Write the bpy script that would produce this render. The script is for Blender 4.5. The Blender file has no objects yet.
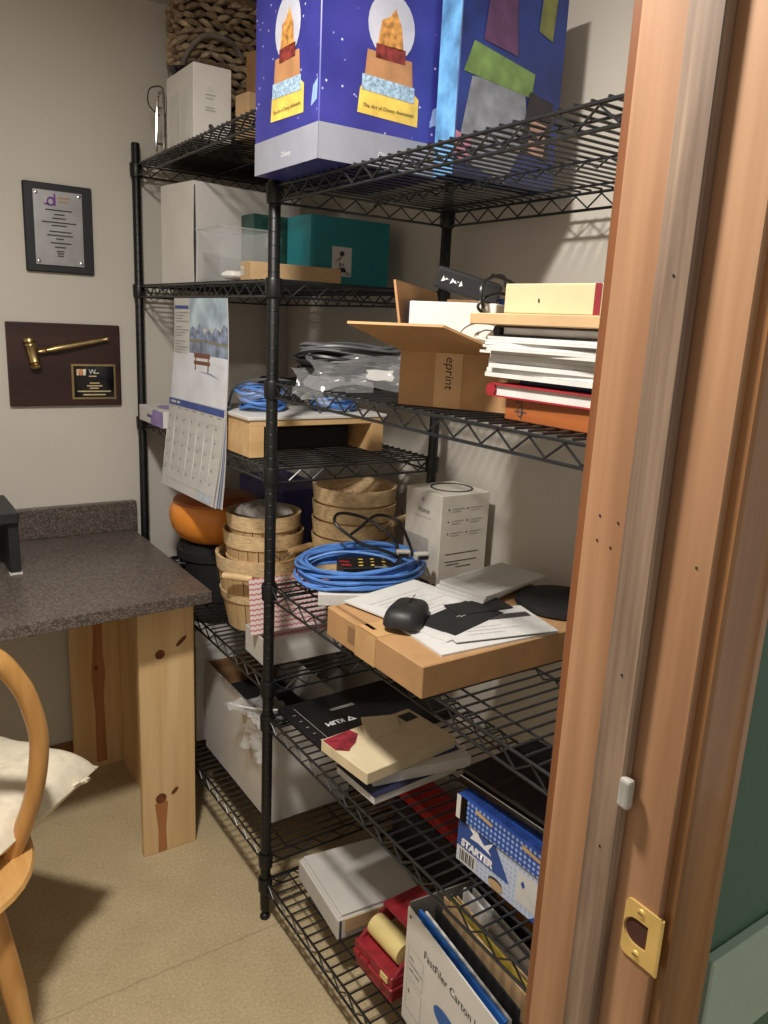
import bpy, bmesh, math, random
from mathutils import Vector, Matrix
random.seed(7)
scn = bpy.context.scene
C = scn.collection
PI = math.pi

# ------------------------------------------------------------------ camera
FPX, YAW, PITCH, ROLL = 776.44, -.603, -.236, .049
cy_, sy_, cp_, sp_ = math.cos(YAW), math.sin(YAW), math.cos(PITCH), math.sin(PITCH)
F = Vector((-sy_*cp_, cy_*cp_, sp_)); R0 = Vector((cy_, sy_, 0)); U0 = R0.cross(F)
R = R0*math.cos(ROLL) + U0*math.sin(ROLL); U = U0*math.cos(ROLL) - R0*math.sin(ROLL)
cam = bpy.data.objects.new('camera', bpy.data.cameras.new('camera')); C.objects.link(cam)
cam.data.sensor_fit = 'VERTICAL'; cam.data.sensor_height = 36; cam.data.lens = FPX/1024*36
cam.data.clip_start = .02
cam.matrix_world = Matrix(((R.x, U.x, -F.x, -.725), (R.y, U.y, -F.y, -1.487), (R.z, U.z, -F.z, 1.441), (0, 0, 0, 1)))
scn.camera = cam
# ------------------------------------------------------------------ world, light, exposure
w_ = bpy.data.worlds.new('world'); scn.world = w_; w_.use_nodes = True
w_.node_tree.nodes['Background'].inputs[0].default_value = (.9, .88, .83, 1)
w_.node_tree.nodes['Background'].inputs[1].default_value = .46
LIGHT = (-.62, -.68, 2.262)
ld = bpy.data.lights.new('ceiling_lamp_light', 'AREA'); ld.shape = 'DISK'; ld.size = .15; ld.energy = 30; ld.color = (1, .95, .88)
lo = bpy.data.objects.new('ceiling_lamp_light', ld); C.objects.link(lo); lo.location = LIGHT
vs = scn.view_settings; vs.view_transform = 'Standard'; vs.look = 'None'; vs.gamma = 1; vs.use_curve_mapping = False
vs.exposure = 0.14

# ------------------------------------------------------------------ materials
def lin(c):
    return tuple(((v/255)/12.92 if v/255 <= .04045 else ((v/255+.055)/1.055)**2.4) for v in c) + (1,)
class NT:
    def __init__(s, name):
        s.m = bpy.data.materials.new(name); s.m.use_nodes = True
        s.t = s.m.node_tree; s.b = s.t.nodes['Principled BSDF']
    def n(s, typ, **kw):
        nd = s.t.nodes.new(typ)
        for k, v in kw.items():
            if k in nd.inputs: nd.inputs[k].default_value = v
            else: setattr(nd, k, v)
        return nd
    def l(s, a, b): s.t.links.new(a, b)
    def coords(s, scale=(1, 1, 1), rot=(0, 0, 0), kind='Object'):
        tc = s.n('ShaderNodeTexCoord'); mp = s.n('ShaderNodeMapping')
        mp.inputs['Scale'].default_value = scale; mp.inputs['Rotation'].default_value = rot
        s.l(tc.outputs[kind], mp.inputs['Vector']); return mp.outputs['Vector']
    def ramp(s, fac, stops, interp='LINEAR'):
        r = s.n('ShaderNodeValToRGB'); r.color_ramp.interpolation = interp
        e = r.color_ramp.elements
        while len(e) < len(stops): e.new(.5)
        for i, (p, c) in enumerate(stops): e[i].position = p; e[i].color = lin(c) if max(c) > 1.01 else tuple(c)+(1,)
        s.l(fac, r.inputs['Fac']); return r.outputs['Color']
    def bump(s, h, strength, dist=.001):
        b = s.n('ShaderNodeBump', Strength=strength, Distance=dist); s.l(h, b.inputs['Height']); s.l(b.outputs['Normal'], s.b.inputs['Normal'])
def shade(c, k): return tuple(max(0, min(255, v*k)) for v in c)
_mc = {}
def M(name, c, rough=.6, metal=0., var=.08, scale=25, bump=0., bscale=200, alpha=1., trans=0., coat=0., spec=None, stretch=(1, 1, 1)):
    if name in _mc: return _mc[name]
    k = NT(name); b = k.b
    b.inputs['Roughness'].default_value = rough; b.inputs['Metallic'].default_value = metal
    if alpha < 1: b.inputs['Alpha'].default_value = alpha
    if trans: b.inputs['Transmission Weight'].default_value = trans
    if coat: b.inputs['Coat Weight'].default_value = coat
    if spec is not None: b.inputs['Specular IOR Level'].default_value = spec
    co = k.coords(stretch)
    nz = k.n('ShaderNodeTexNoise', Scale=scale, Detail=3.0); k.l(co, nz.inputs['Vector'])
    k.l(k.ramp(nz.outputs['Fac'], [(.25, shade(c, 1-var)), (.75, shade(c, 1+var))]), b.inputs['Base Color'])
    if bump:
        n2 = k.n('ShaderNodeTexNoise', Scale=bscale, Detail=2.0); k.l(co, n2.inputs['Vector']); k.bump(n2.outputs['Fac'], bump)
    _mc[name] = k.m; return k.m
def wood(name, c1, c2, axis='Z', rough=.45, scale=1., rings=.5, bump=.12, coat=0.):
    if name in _mc: return _mc[name]
    k = NT(name); s = [22*scale]*3; s['XYZ'.index(axis)] = 1.3*scale
    co = k.coords(tuple(s))
    n1 = k.n('ShaderNodeTexNoise', Scale=1.0, Detail=5.0, Distortion=.6); k.l(co, n1.inputs['Vector'])
    s2 = [90*scale]*3; s2['XYZ'.index(axis)] = 3.
    co2 = k.coords(tuple(s2)); n2 = k.n('ShaderNodeTexNoise', Scale=1.0, Detail=3.0); k.l(co2, n2.inputs['Vector'])
    mx = k.n('ShaderNodeMath', operation='MULTIPLY_ADD'); mx.inputs[1].default_value = .35
    k.l(n2.outputs['Fac'], mx.inputs[0]); k.l(n1.outputs['Fac'], mx.inputs[2])
    col = k.ramp(mx.outputs[0], [(.48, c1), (.62, tuple((a*1.2+b*.8)/2 for a, b in zip(c1, c2))), (.84, c2)])
    k.l(col, k.b.inputs['Base Color']); k.b.inputs['Roughness'].default_value = rough
    if coat: k.b.inputs['Coat Weight'].default_value = coat
    if bump: k.bump(n2.outputs['Fac'], bump, .0006)
    _mc[name] = k.m; return k.m

wall_m = M('wall_paint', (205, 199, 188), .75, var=.02, scale=3, bump=.15, bscale=160)
ceil_m = M('ceiling_paint', (190, 186, 178), .9, var=.03, bump=.3, bscale=90)
green_m = M('green_wall_paint', (72, 100, 80), .7, var=.04, scale=5, bump=.12, bscale=160)
rail_m = M('pale_green_paint', (156, 172, 152), .6, var=.03)
black_wire = M('black_epoxy', (26, 28, 30), .3, var=.15, scale=60, spec=.7)
black_post = M('black_post', (13, 15, 16), .42, var=.15, scale=60)
black_pl = M('black_plastic', (20, 20, 21), .42, var=.15)
gloss_black = M('gloss_black', (10, 10, 11), .12, var=.1, spec=.7)
matte_black = M('matte_black', (24, 24, 25), .75, var=.15)
white_card = M('white_card', (214, 211, 205), .65, var=.03, scale=8)
white_box = M('white_box', (206, 202, 195), .7, var=.04, scale=9)
paper = M('paper', (206, 205, 202), .8, var=.02)
paper_g = M('grey_paper', (205, 203, 198), .8, var=.04)
cream = M('cream_card', (204, 186, 146), .7, var=.05, scale=12)
ink = M('printed_ink', (60, 58, 58), .8, var=.05)
ink_l = M('light_ink', (166, 164, 160), .8, var=.05)
white_ink = M('white_ink', (232, 232, 235), .6, var=.02)
kraft = M('corrugated_kraft', (176, 136, 92), .8, var=.07, scale=14, bump=.2, bscale=60, stretch=(1, 1, 1))
kraft_d = M('dark_kraft', (142, 106, 70), .85, var=.08, scale=14)
kraft_p = M('pale_kraft', (192, 160, 118), .75, var=.06, scale=14)
tape_m = M('parcel_tape', (198, 158, 108), .3, var=.04)
silver = M('brushed_silver', (176, 176, 178), .38, .85, var=.06)
chrome = M('chrome', (210, 212, 215), .12, 1., var=.03)
brass = M('polished_brass', (232, 200, 124), .38, .55, var=.06)
gold = M('gold_metal', (192, 168, 118), .34, 1., var=.1)
jamb_w = wood('jamb_wood', (180, 138, 102), (144, 104, 72), 'Z', .6, .8, bump=.15)
stop_w = wood('stop_wood', (158, 134, 112), (104, 84, 68), 'Z', .6, 2.2, bump=.25)
casing_w = wood('casing_wood', (172, 120, 70), (120, 80, 44), 'Z', .4, .8, coat=.2)
pine = wood('pine_board', (226, 196, 148), (206, 168, 116), 'Z', .5, .6, bump=.05)
pine_x = wood('pine_board_lengthwise', (224, 190, 140), (198, 156, 104), 'X', .5, .6, bump=.05)
knot_m = M('pine_knot', (104, 58, 28), .55, var=.3, scale=120)
streak_m = wood('pine_heartwood', (190, 130, 84), (164, 106, 64), 'Z', .5, .8, bump=.05)
honey = wood('honey_oak', (212, 162, 96), (182, 130, 70), 'Z', .35, 1., coat=.3)
honey_x = wood('honey_oak_seat', (216, 170, 106), (188, 138, 76), 'Y', .35, .8, coat=.3)
splint = wood('basket_splint', (222, 196, 152), (196, 162, 116), 'Z', .6, 1.3)
splint_h = M('basket_hoop', (216, 188, 144), .55, var=.12, scale=60, stretch=(1, 1, 4))
base_w = wood('baseboard_wood', (170, 120, 70), (130, 86, 48), 'X', .45, .8)
cream_pl = M('cream_plastic', (226, 206, 140), .5, var=.04)
red_pl = M('red_plastic', (150, 42, 50), .4, var=.12, scale=30)
red_box = M('red_card', (160, 20, 18), .6, var=.1)
def glassy(name, c, alpha, rough=.15):
    k = NT(name); k.b.inputs['Base Color'].default_value = lin(c); k.b.inputs['Alpha'].default_value = alpha
    k.b.inputs['Roughness'].default_value = rough; k.b.inputs['Specular IOR Level'].default_value = .8
    nz = k.n('ShaderNodeTexNoise', Scale=30.0); k.l(k.coords(), nz.inputs['Vector']); k.bump(nz.outputs['Fac'], .3, .002)
    return k.m
clear_pl = glassy('clear_plastic', (190, 192, 192), .22, .1)
bag_pl = glassy('clear_bag_film', (225, 226, 228), .12, .12)

def carpet_mat():
    k = NT('beige_carpet'); co = k.coords()
    a = k.n('ShaderNodeTexNoise', Scale=150.0, Detail=4.0); k.l(co, a.inputs['Vector'])
    b = k.n('ShaderNodeTexNoise', Scale=9.0, Detail=3.0); k.l(co, b.inputs['Vector'])
    mm = k.n('ShaderNodeMath', operation='MULTIPLY_ADD'); mm.inputs[1].default_value = .45
    k.l(b.outputs['Fac'], mm.inputs[0]); k.l(a.outputs['Fac'], mm.inputs[2])
    col = k.ramp(mm.outputs[0], [(.4, (172, 154, 120)), (.72, (190, 172, 136)), (1.0, (206, 189, 154))])
    k.l(col, k.b.inputs['Base Color']); k.b.inputs['Roughness'].default_value = .95
    k.b.inputs['Specular IOR Level'].default_value = .1
    sp = k.n('ShaderNodeSeparateXYZ'); k.l(k.coords(), sp.inputs[0])          # worn seam across the carpet
    def m(op, x, y=None):
        nd = k.n('ShaderNodeMath', operation=op)
        for i, v in enumerate((x, y)):
            if v is None: continue
            if isinstance(v, (int, float)): nd.inputs[i].default_value = v
            else: k.l(v, nd.inputs[i])
        return nd.outputs[0]
    n3 = k.n('ShaderNodeTexNoise', Scale=24.0, Detail=4.0); k.l(co, n3.inputs['Vector'])
    d = m('ABSOLUTE', m('ADD', sp.outputs[1], m('MULTIPLY_ADD', n3.outputs['Fac'], .014)))
    for l_ in [x for x in k.t.nodes if x.type == 'MATH' and x.operation == 'MULTIPLY_ADD'][-1:]: l_.inputs[2].default_value = .028
    sd = k.ramp(d, [(.0, (.76, .74, .70)), (.0022, (1, 1, 1))])
    mu = k.n('ShaderNodeMix', data_type='RGBA', blend_type='MULTIPLY'); mu.inputs[0].default_value = 1.; k.l(col, mu.inputs[6]); k.l(sd, mu.inputs[7])
    k.l(mu.outputs[2], k.b.inputs['Base Color'])
    k.bump(a.outputs['Fac'], .25, .004); return k.m
carpet_m = carpet_mat()
def granite_mat():
    k = NT('speckled_laminate'); co = k.coords()
    v = k.n('ShaderNodeTexVoronoi', Scale=330.0); k.l(co, v.inputs['Vector'])
    nz = k.n('ShaderNodeTexNoise', Scale=260.0, Detail=3.0); k.l(co, nz.inputs['Vector'])
    sep = k.n('ShaderNodeSeparateColor'); k.l(v.outputs['Color'], sep.inputs[0])
    mm = k.n('ShaderNodeMath', operation='MULTIPLY_ADD'); mm.inputs[1].default_value = .5
    k.l(nz.outputs['Fac'], mm.inputs[0]); k.l(sep.outputs[0], mm.inputs[2])
    col = k.ramp(mm.outputs[0], [(.2, (62, 54, 50)), (.6, (92, 82, 76)), (1.0, (118, 106, 98)), (1., (190, 178, 165))])
    k.l(k.ramp(mm.outputs[0], [(.35, (70, 62, 58)), (.7, (84, 75, 70)), (1.0, (104, 94, 87)), (1.0, (120, 110, 102))]), k.b.inputs['Base Color'])
    k.b.inputs['Roughness'].default_value = .33; return k.m
granite = granite_mat()
def dots_mat(name, base, dot, scale, thr):
    k = NT(name); v = k.n('ShaderNodeTexVoronoi', Scale=1.0); v.inputs['Randomness'].default_value = 0.
    k.l(k.coords((scale,)*3), v.inputs['Vector'])
    k.l(k.ramp(v.outputs['Distance'], [(thr, dot), (thr+.08, base)]), k.b.inputs['Base Color']); k.b.inputs['Roughness'].default_value = .3
    return k.m
blue_dots = dots_mat('blue_dot_print', (44, 78, 160), (150, 182, 226), 107, .26)
pale_dots = dots_mat('pale_dot_print', (196, 206, 226), (166, 182, 214), 110, .26)
def stars_mat():
    k = NT('starry_blue_print'); co = k.coords()
    v = k.n('ShaderNodeTexVoronoi', Scale=52.0); k.l(co, v.inputs['Vector'])
    nz = k.n('ShaderNodeTexNoise', Scale=9.0); k.l(co, nz.inputs['Vector'])
    b = k.ramp(nz.outputs['Fac'], [(.3, (46, 48, 128)), (.7, (66, 66, 158))])
    st = k.ramp(v.outputs['Distance'], [(.05, (1, 1, 1)), (.13, (0, 0, 0))])
    mx = k.n('ShaderNodeMix', data_type='RGBA'); k.l(st, mx.inputs[0]); k.l(b, mx.inputs[6]); mx.inputs[7].default_value = lin((205, 205, 240))
    k.l(mx.outputs[2], k.b.inputs['Base Color']); k.b.inputs['Roughness'].default_value = .35; return k.m
stars = stars_mat()
def chevron_mat():
    k = NT('pink_chevron_print'); tc = k.n('ShaderNodeTexCoord'); sp = k.n('ShaderNodeSeparateXYZ'); k.l(tc.outputs['Object'], sp.inputs[0])
    def m(op, a, b=None, c=None):
        nd = k.n('ShaderNodeMath', operation=op)
        for i, x in enumerate((a, b, c)):
            if x is None: continue
            if isinstance(x, (int, float)): nd.inputs[i].default_value = x
            else: k.l(x, nd.inputs[i])
        return nd.outputs[0]
    zig = m('PINGPONG', sp.outputs[0], .006)
    y = m('MULTIPLY_ADD', zig, .55, sp.outputs[2])
    fr = m('FRACT', m('MULTIPLY', y, 1/.0125))
    k.l(k.ramp(fr, [(.0, (200, 96, 108)), (.22, (200, 96, 108)), (.34, (238, 220, 216)), (.92, (238, 220, 216))]), k.b.inputs['Base Color'])
    k.b.inputs['Roughness'].default_value = .6; return k.m
chev = chevron_mat()

# ------------------------------------------------------------------ mesh kit
class MB:
    def __init__(s): s.v = []; s.f = []
    def add(s, vs, fs):
        o = len(s.v); s.v += [tuple(v) for v in vs]; s.f += [tuple(i+o for i in f) for f in fs]; return s
    def box(s, x0, x1, y0, y1, z0, z1, mat=None):
        vs = [Vector((x, y, z)) for z in (z0, z1) for y in (y0, y1) for x in (x0, x1)]
        if mat is not None: vs = [mat @ v for v in vs]
        return s.add(vs, [(0, 2, 3, 1), (4, 5, 7, 6), (0, 1, 5, 4), (2, 6, 7, 3), (0, 4, 6, 2), (1, 3, 7, 5)])
    def tube(s, pts, r, n=6, closed=False, flat=1., cap=True):
        pts = [Vector(p) for p in pts]; N = len(pts); rs = r if isinstance(r, (list, tuple)) else [r]*N
        vs = []; nx = None
        for i, p in enumerate(pts):
            a = pts[i-1] if (i or closed) else p; b = pts[(i+1) % N] if (i < N-1 or closed) else p
            t = (b-a).normalized()
            if nx is None: nx = t.orthogonal().normalized() if abs(t.z) > .9 else t.cross(Vector((0, 0, 1))).normalized()
            nx = (nx - t*nx.dot(t)).normalized(); ny = t.cross(nx)
            vs += [p + nx*(rs[i]*math.cos(2*PI*k/n)) + ny*(rs[i]*flat*math.sin(2*PI*k/n)) for k in range(n)]
        fs = []
        for i in range(N if closed else N-1):
            j = (i+1) % N
            fs += [(i*n+k, i*n+(k+1) % n, j*n+(k+1) % n, j*n+k) for k in range(n)]
        if cap and not closed: fs += [tuple(range(n-1, -1, -1)), tuple((N-1)*n+k for k in range(n))]
        return s.add(vs, fs)
    def lathe(s, prof, n=24, c=(0, 0, 0), cap=True):
        vs = [(c[0]+r*math.cos(2*PI*k/n), c[1]+r*math.sin(2*PI*k/n), c[2]+z) for r, z in prof for k in range(n)]
        fs = [(i*n+k, i*n+(k+1) % n, (i+1)*n+(k+1) % n, (i+1)*n+k) for i in range(len(prof)-1) for k in range(n)]
        if cap: fs += [tuple(range(n-1, -1, -1)), tuple((len(prof)-1)*n+k for k in range(n))]
        return s.add(vs, fs)
    def prism(s, poly, d, fr=None):              # poly in (u,v), thickness d along the frame's normal
        n = len(poly)
        o, u, v, w = fr if fr else (Vector(), Vector((1, 0, 0)), Vector((0, 1, 0)), Vector((0, 0, 1)))
        vs = [o+u*a+v*b for a, b in poly] + [o+u*a+v*b+w*d for a, b in poly]
        return s.add(vs, [tuple(range(n-1, -1, -1)), tuple(range(n, 2*n))] + [(i, (i+1) % n, n+(i+1) % n, n+i) for i in range(n)])
    def mesh(s, name, bevel=0, smooth=False, seg=1, fix=True):
        me = bpy.data.meshes.new(name); me.from_pydata(s.v, [], s.f)
        bm = bmesh.new(); bm.from_mesh(me)
        if fix: bmesh.ops.recalc_face_normals(bm, faces=bm.faces)
        if bevel: bmesh.ops.bevel(bm, geom=list(bm.edges), offset=bevel, segments=seg, affect='EDGES', profile=.5)
        bm.to_mesh(me); bm.free()
        if smooth:
            me.polygons.foreach_set('use_smooth', [True]*len(me.polygons)); me.set_sharp_from_angle(angle=math.radians(38))
        return me
    def build(s, name, mat, parent=None, bevel=0, smooth=False, seg=1, label=None, fix=True):
        return obj(name, s.mesh(name, bevel, smooth, seg, fix), mat, parent, label)
def obj(name, me, mat, parent=None, label=None):
    if mat is not None and not me.materials: me.materials.append(mat)
    o = bpy.data.objects.new(name, me); C.objects.link(o)
    if parent is not None: o.parent = parent
    if label: o['label'] = label
    return o
def thing(name, label, cat, loc=(0, 0, 0), rz=0, group=None, rot=None):
    o = bpy.data.objects.new(name, None); C.objects.link(o); o.empty_display_size = .05
    o.location = loc; o.rotation_euler = rot if rot else (0, 0, rz)
    return tag(o, label, cat, group)
def tag(o, label, cat, group=None):
    o['label'] = label; o['category'] = cat
    if group: o['group'] = group
    return o
def struct(name, mb, mat, **k):
    o = mb.build(name, mat, **k); o['kind'] = 'structure'; return o
def stuff(o): o['kind'] = 'stuff'; return o
def fr(size, face, off=.0004):
    x, y, z = size
    d = {'front': ((-x/2, -y/2-off, 0), (1, 0, 0), (0, 0, 1), (0, -1, 0)), 'left': ((-x/2-off, y/2, 0), (0, -1, 0), (0, 0, 1), (-1, 0, 0)),
         'top': ((-x/2, -y/2, z+off), (1, 0, 0), (0, 1, 0), (0, 0, 1)), 'right': ((x/2+off, -y/2, 0), (0, 1, 0), (0, 0, 1), (1, 0, 0)),
         'back': ((x/2, y/2+off, 0), (-1, 0, 0), (0, 0, 1), (0, 1, 0))}[face]
    return tuple(Vector(a) for a in d)
def lift(f, d): return (f[0]+f[3]*d, f[1], f[2], f[3])
def decal(name, parent, f, poly, mat, lv=0, label=None):     # flat print
    mb = MB(); o, u, v, n = lift(f, lv*.0003)
    mb.add([o+u*a+v*b for a, b in poly], [tuple(range(len(poly)))])
    return mb.build(name, mat, parent, label=label, fix=False)
def rect(a, b, c, d): return [(a, c), (b, c), (b, d), (a, d)]
def ell(cx, cy, rx, ry, n=24, a=0):
    return [(cx+rx*math.cos(t)*math.cos(a)-ry*math.sin(t)*math.sin(a), cy+rx*math.cos(t)*math.sin(a)+ry*math.sin(t)*math.cos(a)) for t in [2*PI*i/n for i in range(n)]]
def lines(name, parent, f, rows, h, mat, lv=1):              # rows of (u0,u1,v): small print that cannot be read
    mb = MB(); o, u, v, n = lift(f, lv*.0003)
    for u0, u1, vv in rows:
        mb.add([o+u*a+v*b for a, b in rect(u0, u1, vv, vv+h)], [(0, 1, 2, 3)])
    return mb.build(name, mat, parent, fix=False)
def ftext(parent, f, s, a, b, size, mat, rot=0, align='LEFT', lv=1, name='lettering', bold=0, shear=0):
    cu = bpy.data.curves.new('t', 'FONT'); cu.body = s; cu.size = size; cu.align_x = align; cu.offset = bold; cu.shear = shear
    cu.resolution_u = 3
    t = bpy.data.objects.new('t', cu); C.objects.link(t)
    dg = bpy.context.evaluated_depsgraph_get(); dg.update()
    me = bpy.data.meshes.new_from_object(t.evaluated_get(dg)); bpy.data.objects.remove(t); bpy.data.curves.remove(cu)
    o, u, v, n = lift(f, lv*.0003); c, sn = math.cos(rot), math.sin(rot)
    for p in me.vertices:
        x, y = p.co.x*c-p.co.y*sn+a, p.co.x*sn+p.co.y*c+b
        p.co = o+u*x+v*y+n*.0001
    me.materials.clear()
    return obj(name, me, mat, parent)
def carton(name, label, cat, loc, size, mat, rz=0, group=None, bev=.0015, rot=None, body='body'):
    t = thing(name, label, cat, loc, rz, group, rot); x, y, z = size
    MB().box(-x/2, x/2, -y/2, y/2, 0, z).build(body, mat, t, bevel=bev)
    return t
def slab(name, label, cat, loc, size, mat, rz=0, group=None, bev=.001, rot=None):
    x, y, z = size; o = MB().box(-x/2, x/2, -y/2, y/2, 0, z).build(name, mat, bevel=bev)
    o.location = loc; o.rotation_euler = rot if rot else (0, 0, rz); return tag(o, label, cat, group)
def arc(cx, cy, r, a0, a1, n): return [(cx+r*math.cos(a0+(a1-a0)*i/n), cy+r*math.sin(a0+(a1-a0)*i/n)) for i in range(n+1)]
def spline(pts, n=8, closed=False):
    P = [Vector(p) for p in pts]; out = []; N = len(P)
    for i in range(N if closed else N-1):
        g = (lambda k: P[k % N]) if closed else (lambda k: P[max(0, min(N-1, k))])
        a, b, c, d = g(i-1), g(i), g(i+1), g(i+2)
        for j in range(n):
            t = j/n
            out.append(.5*((2*b)+(c-a)*t+(2*a-5*b+4*c-d)*t*t+(3*b-a-3*c+d)*t*t*t))
    if not closed: out.append(P[-1])
    return out

# ------------------------------------------------------------------ room
XR, YB, ZC = .505, .93, 2.29
XL, YF, YH = -1.75, -1.037, -1.165            # left wall, room side and hall side of the front wall
JX, JL = -.2, -.98                              # door opening
struct('floor', MB().box(XL, XR, YF, YB, -.02, 0), carpet_m)
struct('floor_hall', MB().box(-2.6, 1.4, -2.9, YF, -.02, 0), carpet_m)
struct('wall_back', MB().box(XL, XR, YB, YB+.1, 0, ZC), wall_m)
struct('wall_right', MB().box(XR, XR+.1, YF, YB, 0, ZC), wall_m)
struct('wall_left', MB().box(XL-.1, XL, YF, YB, 0, ZC), wall_m)
struct('ceiling', MB().box(XL, XR, YF, YB, ZC, ZC+.05), ceil_m)
ym = (YF+YH)/2
for a, b, z0, nm in ((JX+.02, XR, 0, 'right'), (XL, JL-.02, 0, 'left'), (JL-.02, JX+.02, 2.07, 'over_door')):
    struct('wall_front_'+nm, MB().box(a, b, ym, YF, z0, ZC), wall_m)
    x1 = 1.4 if nm == 'right' else b; x0 = -2.6 if nm == 'left' else a
    struct('wall_hall_'+nm, MB().box(x0, x1, YH, ym, z0, 2.45), green_m)
struct('trim_1', MB().box(-.12, 1.4, YH-.012, YH, .765, .886), rail_m, bevel=.002)
# door frame
def jamb_holes(o):
    for y, z in ((-1.054, 1.29), (-1.074, 1.288), (-1.054, 1.268), (-1.069, 1.265), (-1.152, 1.271)):
        MB().tube([(JX-.0006, y, z), (JX+.002, y, z)], .0011, 8).build('nail_hole', matte_black, o)
j = struct('trim_2', MB().box(JX, JX+.02, YH, YF, 0, 2.05), jamb_w, bevel=.001); jamb_holes(j)
struct('trim_3', MB().box(JL-.02, JL, YH, YF, 0, 2.05), jamb_w, bevel=.001)
struct('trim_4', MB().box(JL-.02, JX+.02, YH, YF, 2.05, 2.07), jamb_w, bevel=.001)
s_ = struct('trim_5', MB().box(JX-.012, JX, -1.121, -1.088, 0, 2.05), stop_w, bevel=.002)
for z in (1.487, 1.165, 1.0): MB().tube([(JX-.0126, -1.106, z), (JX-.011, -1.106, z)], .0011, 8).build('nail_hole', matte_black, s_)
def casing(name, xa, xb, y0, y1, prof=True):
    mb = MB(); w = xb-xa; sg = 1 if y1 > y0 else -1; d = abs(y1-y0)
    po = [(0, 0), (w, 0), (w, d*.9), (w*.94, d), (w*.8, d), (w*.76, d*.84), (w*.7, d*.8), (w*.2, d*.72), (w*.06, d*.72), (0, d*.6)]
    vs = [(xa+a, y0+sg*b, z) for z in (0, 2.1) for a, b in po]; n = len(po)
    mb.add(vs, [tuple(range(n)), tuple(range(2*n-1, n-1, -1))]+[(i, (i+1) % n, n+(i+1) % n, n+i) for i in range(n)])
    return struct(name, mb, casing_w)
casing('trim_6', JX+.007, JX+.064, YH, YH-.016)
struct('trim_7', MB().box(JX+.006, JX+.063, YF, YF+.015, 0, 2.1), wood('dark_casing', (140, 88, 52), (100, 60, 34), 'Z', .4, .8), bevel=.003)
struct('trim_8', MB().box(JL-.063, JL-.006, YF, YF+.015, 0, 2.1), casing_w, bevel=.003)
struct('baseboard_back', MB().box(XL, XR, YB-.012, YB, 0, .085), base_w, bevel=.003)
struct('baseboard_right', MB().box(XR-.012, XR, YF, YB-.012, 0, .085), base_w, bevel=.003)

# brass strike plate
t = thing('strike_plate', 'polished brass strike plate screwed to the door jamb', 'strike plate', (JX, -1.152, .936))
def strike():
    # plate outline and D-shaped opening in (u = towards the hall, v = up)
    O = []
    for cx, cy, a0 in ((.018, .028, 0), (-.013, .022, PI/2), (-.013, -.022, PI), (.018, -.028, 3*PI/2)):
        if cx > 0: O.append((cx, cy))
        else: O += arc(cx, cy, .006, a0, a0+PI/2, 4)
    H = arc(-.006, 0, .0125, PI/2*1.0, PI*1.5, 8) + [(.006, -.0125), (.006, .0125)]
    bm = bmesh.new()
    f = lambda p, d: bm.verts.new((-d, -p[0], p[1]))
    rings = []
    for P in (O, H):
        vs = [f(p, .0018) for p in P]; rings.append([bm.edges.new((vs[i], vs[(i+1) % len(vs)])) for i in range(len(vs))])
    bmesh.ops.triangle_fill(bm, use_beauty=True, edges=rings[0]+rings[1])
    ex = bmesh.ops.extrude_face_region(bm, geom=list(bm.faces))
    for v in ex['geom']:
        if isinstance(v, bmesh.types.BMVert): v.co.x = 0.0
    bmesh.ops.recalc_face_normals(bm, faces=bm.faces)
    me = bpy.data.meshes.new('plate'); bm.to_mesh(me); bm.free(); return me
obj('plate', strike(), brass, t)
MB().tube([(-.001, -.018, z) for z in (-.028, .028)], .0018, 8).build('lip', brass, t, smooth=True)
decal('latch_hole', t, (Vector((-.0004, 0, 0)), Vector((0, -1, 0)), Vector((0, 0, 1)), Vector((-1, 0, 0))), ell(-.003, 0, .014, .0128), M('hole_dark', (70, 34, 20), .9))
for z in (-.021, .021):
    sc = MB().lathe([(.0, .0), (.0038, 0), (.0034, .0012), (0, .0014)], 12, cap=False)
    o = sc.build('screw', brass, t, smooth=True); o.rotation_euler = (0, -PI/2, 0); o.location = (-.0018, .0025, z)
    MB().box(-.0004, .0004, -.0026, .0026, .0012, .0017).build('slot', matte_black, o)
b = MB().box(-.009, 0, -.006, .006, -.014, .014).build('door_bumper', M('bumper_grey', (160, 156, 148), .5), bevel=.003, seg=2)
b.location = (JX-.006, -1.124, 1.063); tag(b, 'small grey rubber bumper stuck on the door stop', 'bumper')

# ceiling lamp over the room
t = thing('ceiling_lamp', 'round flush ceiling lamp with white trim ring', 'lamp', (LIGHT[0], LIGHT[1], ZC))
MB().lathe([(.078, -.022), (.10, -.022), (.115, 0), (.078, 0), (.078, -.022)], 32, cap=False).build('trim_ring', white_card, t, smooth=True)

# ------------------------------------------------------------------ wire shelving
W, L, PT = .435, .898, 1.909
AZ = [1.856, 1.523, 1.134, .639, .184]; BZ = [1.702, 1.318, .872, .552, .115]
unit = thing('wire_shelving_unit', 'tall black wire shelving unit with ten loaded shelves along the right wall', 'shelving')
pm = MB(); pm.lathe([(.0122, .035), (.0122, PT-.004), (.0105, PT)], 14)
zz = .06
while zz < PT-.02:
    pm.lathe([(.0122, zz), (.0128, zz+.0008), (.0128, zz+.0018), (.0122, zz+.0026)], 14, cap=False); zz += .0254
post_me = pm.mesh('post', smooth=True)
foot_me = MB().lathe([(.012, 0), (.0125, .006), (.009, .012), (.005, .014), (.005, .022), (.0115, .024), (.0115, .036)], 14).mesh('foot', smooth=True)
for x in (0, W):
    for y in (0, L, -L):
        p = obj('post', post_me, black_post, unit); p.location = (x, y, 0)
        obj('foot', foot_me, black_pl, p)
collar_me = MB().lathe([(.0125, 0), (.0162, 0), (.0178, -.004), (.0168, -.034), (.0162, -.038), (.0125, -.038)], 16, cap=False).mesh('collar', smooth=True)
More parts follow.
